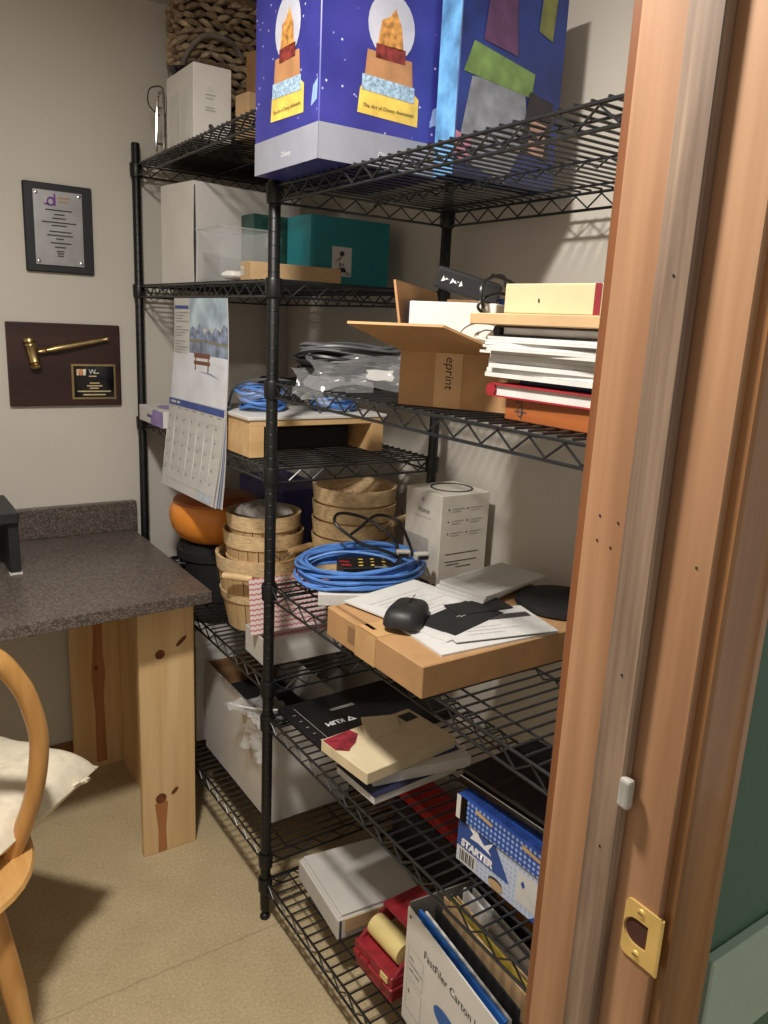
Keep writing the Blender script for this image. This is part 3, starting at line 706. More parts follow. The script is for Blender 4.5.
def film(name, parent, c, sx, sy, amp, seed, mat=None, rot=(0, 0, 0), droop=0, n=12):
    rnd = random.Random(seed); mb = MB(); mt = Matrix.Rotation(rot[2], 3, 'Z') @ Matrix.Rotation(rot[1], 3, 'Y') @ Matrix.Rotation(rot[0], 3, 'X')
    for i in range(n+1):
        for k in range(n+1):
            u, v = -1+2*i/n, -1+2*k/n
            p = Vector((u*sx/2*(1+.1*math.sin(4*v+seed)), v*sy/2*(1+.1*math.sin(5*u+seed)), amp*(rnd.uniform(-.5, .5)+.8*math.sin(5*u+seed)*math.cos(4*v))-droop*(u*u+v*v)))
            mb.v.append(tuple(mt @ p+Vector(c)))
    for i in range(n):
        for k in range(n): a = i*(n+1)+k; mb.f.append((a, a+n+1, a+n+2, a+1))
    return mb.build(name, mat or bag_pl, parent, smooth=True, fix=False)
cab_blue = M('blue_cable', (84, 132, 204), .4, var=.12, scale=30); cab_blk = M('black_cable', (18, 18, 20), .4, var=.15); cab_gry = M('grey_cable', (84, 86, 88), .45, var=.1)
t = thing('cable_bag', 'bagged blue cable roll lying on the pine riser', 'cable', (.09, .24, ZR))
mb = MB(); coil(mb, (0, 0, .004), .05, .045, 9, .004, 2, .05); mb.build('cable', cab_blue, t, smooth=True)
film('bag', t, (0, 0, .066), .15, .13, .008, 4, droop=.022)
t = thing('cable_bag', 'second blue cable bag beneath the near bay shelf on the riser', 'cable', (.27, .20, ZR))
mb = MB(); coil(mb, (0, 0, .004), .055, .04, 7, .004, 12, .03); mb.build('cable', cab_blue, t, smooth=True)
film('bag', t, (0, 0, .046), .15, .11, .006, 14, droop=.015)
t = thing('cable_coil', 'black cable coil between the two blue cable bags on the riser', 'cable', (.19, .343, ZR))
mb = MB(); coil(mb, (0, 0, .005), .06, .026, 9, .0035, 22, .06, jit=.006); mb.build('cable', cab_blk, t, smooth=True)
t = thing('grey_cable', 'thin grey cable arching past the calendar edge over the riser', 'cable', (.05, .2, ZR))
MB().tube(spline([(-.03, .08, .0035), (-.025, .05, .055), (.0, .0, .075), (.06, -.04, .078), (.12, -.06, .06), (.15, -.05, .004)], 6), .0032, 6).build('cable', cab_gry, t, smooth=True)
MB().box(-.037, -.023, .076, .084, 0, .016).build('plug', silver, t, bevel=.001)

# ------------------------------------------------------------------ second shelf, near bay: cable bundle, open carton, paper pile
t = thing('cable_bundle', 'thick black cable bundle in clear bags on the near bay shelf edge', 'cable', (.115, -.128, B2))
mb = MB(); coil(mb, (0, 0, .004), .112, .075, 22, .0042, 31, .06, jit=.009); mb.build('cable', cab_blk, t, smooth=True)
mb = MB(); coil(mb, (-.004, -.006, .058), .108, .072, 3, .0036, 36, .016, jit=.008); mb.build('grey_cable', cab_gry, t, smooth=True)
MB().tube(spline([(-.02, .07, .062), (-.05, .072, .07), (-.062, .066, .076)], 4), .004, 6).build('cable_end', cab_blk, t, smooth=True)
MB().box(-.074, -.062, .06, .07, .07, .082).build('plug', brass, t, bevel=.001)
film('bag', t, (-.035, -.105, .036), .21, .085, .010, 5, rot=(.75, 0, -.55))
film('bag', t, (-.09, -.075, .012), .14, .11, .010, 9, rot=(.55, -.1, -.4))
film('bag', t, (.06, -.085, .04), .14, .07, .008, 15, rot=(.9, 0, -.3))
dl = film('paper_tag', t, (-.01, -.118, .03), .05, .022, .001, 3, ink_l, rot=(1.0, 0, -.55), n=3)

rzc = math.radians(-57); S = (.178, .20, .085)
t = thing('open_carton', 'open cardboard carton with raised flaps holding chargers on the near bay shelf', 'box', (.005, -.452, B2), rzc)
x, y, h, th = S[0], S[1], S[2], .004             # origin at the far left bottom corner of the front face; front face along +x
MB().box(0, x, 0, th, 0, h).build('front_panel', kraft, t); MB().box(0, x, y-th, y, 0, h).build('back_panel', kraft, t)
MB().box(0, th, th, y-th, 0, h).build('end_panel', kraft, t); MB().box(x-th, x, th, y-th, 0, h).build('end_panel', kraft, t); MB().box(th, x-th, th, y-th, 0, th).build('bottom_panel', kraft, t)
fl_ = MB().prism([(0, 0), (x, 0), (x-.075, .108), (-.05, .105)], .004, (Vector((0, 0, h)), Vector((1, 0, 0)), Vector((0, -.93, .36)), Vector((0, .36, .93)))).build('front_flap', kraft, t)
MB().prism([(.01, 0), (y, 0), (y, .1), (.004, .11)], .004, (Vector((0, 0, h)), Vector((0, 1, 0)), Vector((-.15, 0, .99)), Vector((-.99, 0, -.15)))).build('end_flap', kraft, t)
MB().prism([(0, 0), (x, 0), (x, .09), (0, .09)], .004, (Vector((0, y, h)), Vector((1, 0, 0)), Vector((0, .2, .98)), Vector((0, -.98, .2)))).build('back_flap', kraft, t)
f = (Vector((0, -.0005, 0)), Vector((1, 0, 0)), Vector((0, 0, 1)), Vector((0, -1, 0)))
decal('tape', t, f, rect(.06, .105, 0, h), tape_m, 1); ftext(t, f, 'eprint', .078, .08, .021, ink, rot=-PI/2, lv=2, shear=.1)
loc2 = lambda a, b, c: tuple(Matrix.Rotation(rzc, 3, 'Z') @ Vector((a, b, c))+Vector((.005, -.452, B2)))
S = (.142, .093, .158)
t = carton('charger_box', 'white charger box standing inside the open cardboard carton', 'box', loc2(.077, .058, .0045), S, white_card, rzc)
decal('blue_end', t, fr(S, 'left'), rect(0, .093, 0, .158), M('blue_print', (44, 76, 150), .5, var=.15), 1)
t = thing('power_adapter', 'black power adapter tilted on top of the open carton contents', 'adapter', loc2(.06, .125, .178), 0, rot=(.1, .25, rzc+.35))
MB().box(-.055, .055, -.035, .035, 0, .034).build('body', matte_black, t, bevel=.004, seg=2)
f = (Vector((-.055, -.0355, 0)), Vector((1, 0, 0)), Vector((0, 0, 1)), Vector((0, -1, 0)))
for a in range(7): decal('paint_mark', t, f, [(.01+.005*a, .012+.004*(a % 3)), (.016+.005*a, .015+.003*(a % 2)), (.012+.005*a, .022-.002*(a % 3))], white_ink, 1)
t = thing('adapter_cable', 'thin black cable loops spilling from the open carton', 'cable', loc2(.135, .035, .12))
for sd, pts in enumerate(([(-.01, -.02, .03), (-.03, -.05, .02), (-.035, -.045, .06), (.0, -.03, .085), (.04, -.02, .09), (.06, .0, .07)], [(.05, -.03, .02), (.03, -.05, .05), (-.01, -.04, .045), (-.03, -.03, .02), (.0, -.05, .0), (.05, -.06, .01), (.09, -.06, .03)], [(.0, -.03, .09), (.05, -.055, .07), (.075, -.05, .02), (.06, -.06, -.01)])):
    MB().tube(spline([(a*.75-.012, b*.6+.012, c*.7+.022) for a, b, c in pts], 8), .0026, 6).build('cable', cab_blk, t, smooth=True)
S = (.06, .07, .13)
t = carton('blue_box', 'blue printed box at the right end inside the open carton', 'box', loc2(.144, .155, .0045), (.05, .06, .17), M('blue_print', (44, 76, 150), .5), rzc)
decal('white_tick', t, fr((.05, .06, .17), 'front'), [(.01, .1), (.02, .09), (.04, .12), (.02, .1)], white_ink, 1)

# pile by the door frame: long sides face the aisle
px, py0 = .048, -.655
def pile(name, label, cat, x0, y_far, z, w, ln, h, mat, rz=0, **k):
    return slab(name, label, cat, (x0+w/2, y_far-ln/2, z), (w, ln, h), mat, rz, **k)
z = B2
S = (.2, .2, .031)
t = carton('wooden_box', 'shallow orange brown box with a black ink mark under the paper pile', 'box', (.148, -.757, z), S, wood('orange_card', (176, 104, 52), (148, 80, 36), 'Y', .5), .0)
f = fr(S, 'left'); ov = ell(.032, .014, .0055, .0065, 16)
lines('ink_mark', t, f, [(.02, .045, .013)], .0016, ink); MB().tube([f[0]+f[1]*a+f[2]*b for a, b in ov], .0008, 4, closed=True).build('ink_mark', ink, t); MB().tube([f[0]+f[1]*a+f[2]*b for a, b in ((.022, .026), (.034, .026), (.035, .004))], .0008, 4).build('ink_mark', ink, t)
z += .031
t = thing('red_book', 'red hardcover book beneath the loose paper pile', 'book', (.14, -.745, z), .03)
MB().box(-.1, .09, -.108, .112, 0, .0022).build('cover', M('red_cloth', (150, 30, 40), .6), t); MB().box(-.1, .09, -.108, .112, .0165, .0187).build('cover', M('red_cloth', (150, 30, 40), .6), t)
MB().box(-.096, .086, -.104, .106, .0022, .0165).build('pages', paper_g, t)
MB().tube([(-.1, .112, .0095), (.09, .112, .0095)], .0095, 8, flat=1).build('spine', M('red_cloth', (150, 30, 40), .6), t, smooth=True)
z += .0192
pile('folder', 'dark blue folder just above the red hardcover book', 'folder', .07, -.66, z, .19, .2, .008, M('navy_folder', (34, 58, 100), .5), .02); z += .008
def ream(name, label, x0, yf, z, w, ln, h, n, seed, mat):
    t = thing(name, label, 'papers', (x0+w/2, yf-ln/2, z)); rnd = random.Random(seed)
    for i in range(n):
        dx, dy, a = rnd.uniform(-.009, .009), rnd.uniform(-.012, .012), rnd.uniform(-.04, .04); hh = h/n
        mt = Matrix.Rotation(a, 4, 'Z') @ Matrix.Translation((dx, dy, 0))
        mb = MB(); k = 8
        for s in (0, hh*.93):
            for q in range(k+1):
                yy = -ln/2+ln*q/k; bend = .010*max(0, (q/k-.55))**1.2*(-1 if i < n/2 else .3)
                for xx in (-w/2, w/2): mb.v.append(tuple(mt @ Vector((xx, yy, i*hh+s+bend*.0))))
        m = 2*(k+1)
        for q in range(k): a_ = 2*q; mb.f += [(a_, a_+1, a_+3, a_+2), (m+a_, m+a_+2, m+a_+3, m+a_+1), (a_, a_+2, m+a_+2, m+a_), (a_+1, m+a_+1, m+a_+3, a_+3)]
        mb.f += [(0, m, m+1, 1), (2*k, 2*k+1, m+2*k+1, m+2*k)]
        mb.build('sheets', rnd.choice((mat, mat, paper_g)), t)
    return t
ream('paper_stack', 'thick white paper stack resting on the blue folder', .045, -.618, z, .2, .25, .033, 5, 3, paper); z += .0332
ream('paper_stack', 'loose upper paper stack under the dark binder', .038, -.62, z, .205, .25, .024, 6, 8, paper); z += .0242
t = thing('binder', 'dark brown binder lying between the papers and the tan flat box', 'binder', (.15, -.74, z), .03)
MB().box(-.1, .1, -.12, .115, 0, .003).build('cover', matte_black, t, bevel=.001); MB().box(-.095, .095, -.115, .105, .003, .012).build('pages', paper_g, t); MB().box(-.1, .1, -.12, .115, .012, .015).build('cover', M('dark_brown', (52, 34, 28), .5), t, bevel=.001)
MB().tube([(-.1, .115, .0075), (.1, .115, .0075)], .0075, 8).build('spine', matte_black, t, smooth=True)
t2 = thing('white_cable', 'white cable looped at the end of the paper stack', 'cable', (.068, -.582, B2+.112))
MB().tube(spline([(.03, -.02, -.01), (-.02, .012, -.012), (-.035, .02, .006), (-.01, .012, .022), (.03, -.005, .018)], 8), .003, 6).build('cable', white_card, t2, smooth=True)
MB().tube(spline([(.02, .0, -.008), (-.005, .016, .0), (.012, .018, .012), (.04, .0, .008)], 8), .003, 6).build('cable', white_card, t2, smooth=True)
z += .0152
t = thing('flat_box', 'tan flat box lid overhanging the paper pile', 'box', (.14, -.712, z), .05)
MB().box(-.105, .105, -.125, .13, 0, .016).build('lid', kraft_p, t, bevel=.0015); MB().box(-.09, .09, -.126, -.124, .002, .014).build('end_panel', kraft_d, t)
z += .0162
S = (.17, .165, .04)
t = carton('cream_box', 'cream box with a dark red stripe on top of the paper pile', 'box', (.137, -.715, z), S, cream, .14)
decal('red_stripe', t, fr(S, 'left'), rect(.146, .156, 0, .04), M('maroon', (130, 34, 44), .5), 1); decal('dot_mark', t, fr(S, 'left'), ell(.06, .018, .0015, .003), ink, 1)
slab('tan_box', 'flat tan box behind the cream box on the paper pile', 'box', (.262, -.665, z), (.07, .2, .044), kraft_p, .05)

# ------------------------------------------------------------------ fourth shelf, far bay: pots, baskets, bag, white tray
def cyl_pot(name, label, loc, prof, mat, n=32):
    t = thing(name, label, 'pot', loc); MB().lathe(prof, n, cap=False).build('body', mat, t, smooth=True); return t
t = cyl_pot('stock_pot', 'black stock pot under the orange pot on the fourth shelf', (.118, .6, A4), [(0, 0), (.098, 0), (.103, .006), (.106, .12), (.113, .125), (.113, .15), (.106, .152), (.104, .166), (0, .17)], matte_black)
for a in (PI, 0): MB().tube(spline([(.105*math.cos(a), -.03, .115), (.13*math.cos(a), -.02, .118), (.13*math.cos(a), .02, .118), (.105*math.cos(a), .03, .115)], 4), .006, 8).build('handle', black_pl, t, smooth=True)
orange = M('orange_enamel', (238, 148, 56), .35, var=.05, scale=10)
t = cyl_pot('orange_pot', 'round orange enamel pot stacked on the black stock pot', (.118, .6, A4+.172), [(0, 0), (.085, 0), (.108, .014), (.126, .04), (.133, .07), (.13, .095), (.12, .112), (.117, .113)], orange)
MB().lathe([(.122, .112), (.12, .119), (.1, .13), (.06, .139), (0, .142)], 32, cap=False).build('lid', M('orange_enamel_shaded', (176, 92, 34), .4, var=.08), t, smooth=True)  # lid, knob and ridges: pot's orange with shade put into the colour
MB().lathe([(0, .142), (.012, .142), (.01, .15), (.018, .158), (.014, .166), (0, .168)], 16, cap=False).build('knob', M('orange_enamel_shaded', (176, 92, 34), .4), t, smooth=True)
for a in range(10): MB().box(-.045+.009*a, -.041+.009*a, -.09, -.03, .134, .137).build('lid_ridge', M('orange_enamel_shaded', (176, 92, 34), .4), t)

stave_c = {}
def basket(label, loc, rt, rb, h, rz, group, staves=22, handles=(0,), inner=True):
    t = thing('wooden_basket', label, 'basket', loc, rz, group)
    key = (rt, rb, h)
    if key not in stave_c:
        wv = 2*PI/staves; th = .002; vs = []
        for r_, z_ in ((rb, .004), (rb+(rt-rb)*.5+.004, h*.5), (rt, h)):
            for rr in (r_-th, r_):
                for a in (-wv*.46, wv*.46): vs.append((rr*math.cos(a), rr*math.sin(a), z_))
        fs = []
        for k in (0, 4): fs += [(k, k+1, k+5, k+4), (k+2, k+6, k+7, k+3), (k, k+4, k+6, k+2), (k+1, k+3, k+7, k+5)]
        fs += [(0, 2, 3, 1), (8, 9, 11, 10)]
        hoop = lambda r0, r1, z0, z1: MB().lathe([(r0-.001, z0), (r0+.0028, z0), (r1+.0028, z1), (r1-.001, z1), (r0-.001, z0)], 36, cap=False)
        rz_ = lambda z: rb+(rt-rb)*z/h+.004*math.sin(PI*z/h)
        stave_c[key] = (MB().add(vs, fs).mesh('stave'), hoop(rz_(h-.036), rt, h-.036, h+.002).mesh('hoop', smooth=True), hoop(rz_(h*.42), rz_(h*.42+.022), h*.42, h*.42+.022).mesh('hoop', smooth=True), MB().lathe([(0, .002), (rb-.001, .002), (rb-.001, .008), (0, .008)], 28, cap=False).mesh('base', smooth=True),
                        MB().lathe([(rt-.006, h-.03), (rt-.002, h-.03), (rt-.002, h), (rt-.006, h), (rt-.006, h-.03)], 36, cap=False).mesh('inner_hoop', smooth=True))
    sm, h1, h2, bm_, h3 = stave_c[key]
    for i in range(staves):
        o = obj('stave', sm, splint, t); o.rotation_euler = (0, 0, 2*PI*i/staves)
    obj('hoop', h1, splint_h, t); obj('hoop', h2, splint_h, t); obj('base', bm_, splint_h, t); (obj('inner_hoop', h3, splint_h, t) if inner else None)
    for ang in handles:
        x = rt+.006; hz = h-.03; mr = Matrix.Rotation(ang, 3, 'Z'); q = lambda pts: [mr @ Vector(p) for p in pts]
        wr = MB().tube(q(spline([(x-.012, -.075, h-.02), (x+.004, -.06, h-.05), (x+.02, -.04, hz)], 4)), .0012, 5); wr.tube(q(spline([(x-.012, .075, h-.02), (x+.004, .06, h-.05), (x+.02, .04, hz)], 4)), .0012, 5)
        wr.build('handle_wire', black_wire, t, smooth=True)
        MB().tube(q([(x+.02, -.04, hz), (x+.02, 0, hz), (x+.02, .04, hz)]), [.0085, .0095, .0085], 12).build('wooden_grip', M('grip_wood', (222, 190, 142), .5, var=.08), t, smooth=True)
    return t
bc = (.138, .335)
basket('largest wooden bushel basket at the bottom of the left basket stack', (bc[0], bc[1], A4), .118, .086, .20, 0, 'wooden baskets', handles=(PI+.72, -1.35))
basket('middle wooden basket nested in the left basket stack', (bc[0]+.006, bc[1], A4+.108), .104, .078, .155, 0, 'wooden baskets', handles=(-1.2,), inner=False)
basket('smaller wooden basket on top of the left basket stack', (bc[0]+.006, bc[1], A4+.170), .096, .07, .14, .1, 'wooden baskets', handles=())
cl = M('grey_dotted_cloth', (176, 172, 166), .9, var=.25, scale=45)
o = pillow('folded_cloth', '', (bc[0]+.006, bc[1], A4+.306), .115, .026, .4, cl); tag(o, 'grey patterned cloth stuffed in the top left basket', 'cloth')
rc = (.318, .165)
for i in range(5):
    basket(['lowest', 'second lowest', 'middle', 'second highest', 'top'][i]+' round basket in the tall nested stack beside the white speaker box', (rc[0], rc[1], A4+.001+.043*i), .106, .066, .228, .3*i, 'wooden baskets', handles=((-2.0,) if i == 3 else ()), inner=i == 4)
carton('storage_bin', 'navy blue storage bin behind the nested baskets', 'bin', (.346, .62, A4), (.165, .3, .325), M('navy_plastic', (72, 72, 136), .45, var=.08), bev=.006)
t = thing('white_tray', 'low white open box at the corner of the fourth shelf', 'box', (.128, .122, A4), -.03)
x, y, h, th = .104, .058, .066, .0025
mb = MB().box(-x, x, -y, y, 0, th); mb.build('bottom', white_box, t)
for nm, a in (('long_side', (-x, x, -y, -y+th)), ('long_side', (-x, x, y-th, y)), ('short_side', (-x, -x+th, -y+th, y-th)), ('short_side', (x-th, x, -y+th, y-th))): MB().box(*a, th, h).build(nm, white_box, t)
t = thing('paper_bag', 'pink and white chevron paper bags leaning up from the white tray', 'bag', (.105, .105, A4+.004), 0, rot=(-.12, 0, -.04))
MB().box(-.1, .1, -.003, .003, .064, .2, Matrix.Translation((0, -.012, 0))).build('bag', chev, t, bevel=.001)
MB().box(-.085, .1, -.003, .003, .004, .11, Matrix.Translation((.012, .006, 0))).build('bag', chev, t, bevel=.001)

# ------------------------------------------------------------------ bottom shelf, far bay
t = thing('open_white_carton', 'big open white carton on the bottom far shelf', 'box', (.175, .315, A5), 0)
x, y, h, th = .118, .218, .275, .004
for nm, a in (('front_panel', (-x, x, -y, -y+th)), ('back_panel', (-x, x, y-th, y)), ('side_panel', (-x, -x+th, -y+th, y-th)), ('side_panel', (x-th, x, -y+th, y-th))):
    MB().box(*a, 0, h).build(nm, white_box, t)
MB().box(-x+th, x-th, -y+th, y-th, 0, th).build('bottom_panel', kraft_d, t)
for a in ((-x+th, -x+th+.001, -y+th, y-th, th, h-.001), (-x+th, x-th, y-th-.001, y-th, th, h-.001)): MB().box(*a).build('inner_panel', kraft_d, t)
decal('water_stain', t, (Vector((-x-.0005, y, 0)), Vector((0, -1, 0)), Vector((0, 0, 1)), Vector((-1, 0, 0))), [(.25, .26), (.36, .27), (.345, .19), (.325, .12), (.30, .16), (.27, .21)], M('stain', (176, 158, 132), .8, var=.1), 1)
slab('dark_block', 'dark fabric block inside the open white carton', 'filler', (.175, .315, A5+.005), (.2, .4, .2), matte_black, bev=.02)  # plain matte black block that makes the carton's inside dark
t = thing('zip_bag', 'clear zip bag draped over the open white carton edge', 'bag', (.075, .17, A5+.275))
zb = glassy('zip_bag_film', (225, 226, 226), .4, .1)
film('bag', t, (-.005, .0, .012), .14, .15, .012, 7, zb, rot=(0, .15, .2), n=14)
film('bag', t, (-.032, -.02, -.045), .1, .12, .010, 17, zb, rot=(0, -1.3, .1), n=12)
MB().tube(spline([(-.07, .06, .015), (-.04, .0, .022), (.03, -.06, .025)], 6), .0025, 6).build('zip_strip', M('zip_white', (230, 230, 228), .3), t, smooth=True)
t = carton('white_file_box', 'stacked white file box beyond the open white carton', 'box', (.19, .70, A5), (.3, .27, .2), white_box)
t = carton('white_file_box', 'upper white file box with lid in the far shelf corner', 'box', (.19, .70, A5+.2), (.3, .27, .16), white_box)
MB().box(-.153, .153, -.138, .138, .11, .162).build('lid', white_box, t, bevel=.002)

# ------------------------------------------------------------------ third shelf, near bay: coil, speaker box, flat parcel with papers
S = (.13, .08, .03)
carton('white_adapter_box', 'small white box under the blue cable coil', 'box', (.105, -.175, B3), (.14, .07, .026), white_card, -.5)
t = thing('blue_cable_coil', 'large loose coil of blue network cable in front of the round baskets', 'cable', (.168, -.105, B3+.030))
mb = MB(); coil(mb, (0, 0, 0), .136, .102, 17, .0034, 41, .036, n=22, jit=.011); mb.build('cable', cab_blue, t, smooth=True)
MB().tube(spline([(-.11, .05, .03), (-.04, .02, .05), (.03, -.06, .05), (.06, -.1, .02)], 6), .0034, 6).build('cable_end', cab_blue, t, smooth=True)
S = (.12, .08, .058)
t = carton('snack_box', 'small black box with yellow and red print inside the blue coil', 'box', (.18, -.115, B3), S, black_pl, -.35)
for i in range(9): decal('yellow_print', t, fr(S, 'top'), ell(.042+.026*(i % 3)+.004*(i//3), .016+.022*(i//3), .006, .004, 8, i), lab_y, 1)
for i in range(2): decal('red_stripe', t, fr(S, 'top'), [(.0, .02+.025*i), (.02, .015+.025*i), (.022, .024+.025*i), (.0, .03+.025*i)], M('red_print', (170, 40, 46), .5), 1)
t = thing('video_cable', 'black video cable with two metal plugs resting on the blue coil', 'cable', (.245, -.135, B3+.070))
for pts in ([(.0, -.0, .004), (.03, .05, .02), (.0, .12, .055), (-.07, .13, .075), (-.1, .1, .06), (-.06, .06, .02)], [(.03, -.02, .004), (.06, .04, .02), (.07, .1, .05), (.03, .13, .06), (-.03, .11, .04), (-.06, .1, .03)], [(-.06, .06, .02), (-.02, -.03, .01), (-.06, -.07, .004), (-.09, -.05, .0)]):
    MB().tube(spline(pts, 8), .0036, 7).build('cable', cab_blk, t, smooth=True)
for (x, y, rz) in ((.004, -.02, -.5), (.03, -.052, -.25)):
    p = MB().box(-.016, .016, -.008, .008, 0, .016).build('plug', M('plug_cream', (196, 194, 180), .5), t, bevel=.002); p.location = (x, y, .002); p.rotation_euler = (0, 0, rz)
    q = MB().box(-.013, .013, -.014, -.008, .003, .013).build('shell', silver, p, bevel=.001); MB().box(-.011, .011, -.0145, -.0138, .004, .012).build('socket_face', matte_black, p)
S = (.14, .135, .208)
t = carton('speaker_box', 'tall white smart speaker box against the right wall', 'box', (.4, -.112, B3), S, M('soft_white_card', (214, 208, 196), .6, var=.02), 0)
f = fr(S, 'front')
for r in range(3):
    for c in range(2): lines('feature_text', t, f, [(.03+.055*c, .065+.055*c, .175-.028*r), (.03+.055*c, .055+.055*c, .169-.028*r)], .0016, ink_l); decal('icon', t, f, ell(.021+.055*c, .175-.028*r, .0022, .0022, 8), ink, 1)
lines('small_print', t, f, [(.018, .115, .07), (.018, .112, .052), (.022, .06, .045), (.05, .095, .038)], .0018, ink)
f = fr(S, 'left'); ftext(t, f, 'Home', .05, .158, .017, ink); decal('icon', t, f, ell(.067, .188, .005, .005), ink_l, 1); lines('small_print', t, f, [(.035, .1, .146)], .0015, ink_l)
decal('speaker_picture', t, f, [(.0, .02), (.094, .03), (.094, .1), (.0, .1)], M('grey_print', (176, 172, 164), .6, var=.03), 1)
MB().lathe([(.046, 0), (.05, 0), (.05, .002), (.046, .002), (.046, 0)], 32, cap=False).build('top_ring', ink, t, smooth=True).location = (.01, .0, S[2])
S = (.45, .297, .056)
t = carton('flat_parcel', 'wide flat cardboard parcel overhanging the third shelf under papers', 'box', (.193, -.459, B3), S, kraft, 0, bev=.002)
decal('tape', t, fr(S, 'left'), rect(.10, .165, 0, .056), tape_m, 1); decal('tape', t, fr(S, 'top'), rect(0, .3, .13, .19), tape_m, 1)
decal('tape', t, fr(S, 'left'), rect(.075, .1, .015, .045), kraft_d, 1)
decal('flap_gap', t, fr(S, 'top'), [(.012, .16), (.02, .16), (.02, .29), (.012, .29)], kraft_d, 1)
ZT = B3+.056
def sheet(name, label, x, y, z, w, l, h, rz, mat=paper, printed=True, cat='papers', seed=0):
    t = thing(name, label, cat, (x, y, z), rz)
    MB().box(-w/2, w/2, -l/2, l/2, 0, h).build('sheets', mat, t)
    if printed:
        rnd = random.Random(seed); f = fr((w, l, h), 'top')
        lines('printed_text', t, f, [(.02+rnd.uniform(0, .02), w*rnd.uniform(.5, .92), l*.92-.014*i) for i in range(int(l/.016)) if rnd.random() < .75], .003, paper_g)
    return t
z = ZT
sheet('loose_papers', 'spread white papers lying across the flat cardboard parcel', .15, -.458, z, .25, .285, .004, -.06, seed=1); z += .0042
sheet('loose_papers', 'upper printed sheets under the black mouse', .125, -.415, z, .2, .25, .003, .22, seed=2); z += .0032
t = sheet('printed_form', 'white printed form near the parcel front edge beside the black cards', .175, -.53, z, .2, .13, .0012, -.22, seed=3); decal('dark_banner', t, fr((.2, .13, .0012), 'top'), rect(.105, .19, .075, .095), ink, 2); z += .0014
def mouse():
    t = thing('computer_mouse', 'black wireless mouse lying on the papers', 'mouse', (.05, -.45, z), .68)
    vs = []; n, m = 20, 9; l, w, h = .060, .034, .028
    for i in range(m+1):
        ph = PI/2*i/m
        for k in range(n):
            a = 2*PI*k/n; c, s = math.cos(a), math.sin(a); e = .55
            x = l*math.copysign(abs(c)**e, c); y = w*math.copysign(abs(s)**e, s)*(1-.08*c)
            q = math.cos(ph)**.38 if i < m else 0
            vs.append((x*q, y*q, .003+h*math.sin(ph)*(1-.12*c)))
    fs = [(i*n+k, i*n+(k+1) % n, (i+1)*n+(k+1) % n, (i+1)*n+k) for i in range(m) for k in range(n)]+[tuple(range(n-1, -1, -1))]
    MB().add(vs, fs).build('shell', M('mouse_black', (34, 34, 35), .5, var=.1), t, smooth=True)
    MB().box(-.05, .05, -.026, .026, 0, .004).build('base', black_pl, t, bevel=.002)
    MB().box(-.02, .05, -.0006, .0006, .029, .0305).build('button_seam', black_pl, t)
mouse()
S = (.155, .085, .0016)
t = carton('black_card', 'large black gift card on the papers beside the mouse', 'card', (.142, -.487, z), S, matte_black, .28, bev=.0004); lines('logo_line', t, fr(S, 'top'), [(.07, .098, .045), (.074, .09, .04)], .002, ink_l)
carton('black_card', 'smaller black card tucked behind the large black card', 'card', (.205, -.462, z+.0018), (.12, .055, .0014), matte_black, -.12, bev=.0004)
for i in range(3):
    t = sheet('envelope', ['bottom', 'middle', 'top'][i]+' envelope of the little stack beside the speaker box', .3+.008*i, -.372-.004*i, ZT+.0125+.006*i if False else ZT+.0078+.006*i, .205, .115, .0052, .30-.05*i, paper, i == 2, 'envelope', 5)
t = thing('round_stand', 'round black stand base sitting on the flat cardboard parcel', 'stand', (.374, -.51, ZT+.0008))
MB().lathe([(0, 0), (.084, 0), (.088, .004), (.086, .012), (.07, .017), (.02, .02), (0, .02)], 40, cap=False).build('base', matte_black, t, smooth=True)
MB().tube([(.072, -.012, .015), (.077, -.01, .13)], .008, 10).build('stem', black_pl, t, smooth=True)
MB().box(-.012, .012, -.006, .006, -.02, .05).build('bracket', matte_black, t, bevel=.002).location = (.074, .012, .075)

# ------------------------------------------------------------------ fourth shelf, near bay
S = (.36, .226, .014)
t = carton('drawing_tablet', 'flat black tablet pad with white logo on the fourth near shelf', 'tablet', (.204, -.112, B4), S, M('tablet_black', (18, 18, 19), .45, var=.1), .03, bev=.004)
f = fr(S, 'top'); ftext(t, f, 'KLIM', .104, .106, .022, white_ink, rot=PI-.0, bold=.0006); decal('logo', t, f, [(.109, .088), (.132, .088), (.1205, .108)], white_ink, 1); decal('logo', t, f, [(.116, .092), (.125, .092), (.1205, .100)], matte_black, 2)
lines('small_print', t, f, [(.1, .165, .148), (.1, .165, .154)], .003, ink_l); lines('border_line', t, f, [(.03, .0312, .04)], .16, ink_l)
for i in range(5): lines('key_mark', t, f, [(.012, .02, .05+.03*i)], .002, ink_l)
for i in range(3): MB().box(.03+.045*i-.18, .06+.045*i-.18, .098, .104, .0135, .0155).build('button', black_pl, t, bevel=.001)
z = B4
t = thing('white_book', 'bottom white paperback of the pile on the fourth near shelf', 'book', (.125, -.345, z), .05)
MB().box(-.105, .105, -.065, .065, 0, .0165).build('pages', paper_g, t, bevel=.001); MB().box(-.106, .106, -.066, .066, .0165, .018).build('cover', M('navy_cover', (36, 40, 66), .4), t)
z += .0185
t = thing('small_carton', 'white small carton with a navy label in the book pile', 'box', (.155, -.353, z), -.18)
MB().box(-.108, .108, -.055, .055, 0, .024).build('body', white_card, t, bevel=.001); decal('navy_label', t, fr((.216, .11, .024), 'top'), [(.14, .02), (.205, .03), (.205, .085), (.14, .09)], M('navy_print', (40, 52, 104), .5, var=.2), 1)
MB().box(-.128, -.108, -.02, .01, .004, .02).build('tuck_flap', white_card, t)
z += .0245
S = (.235, .15, .025)
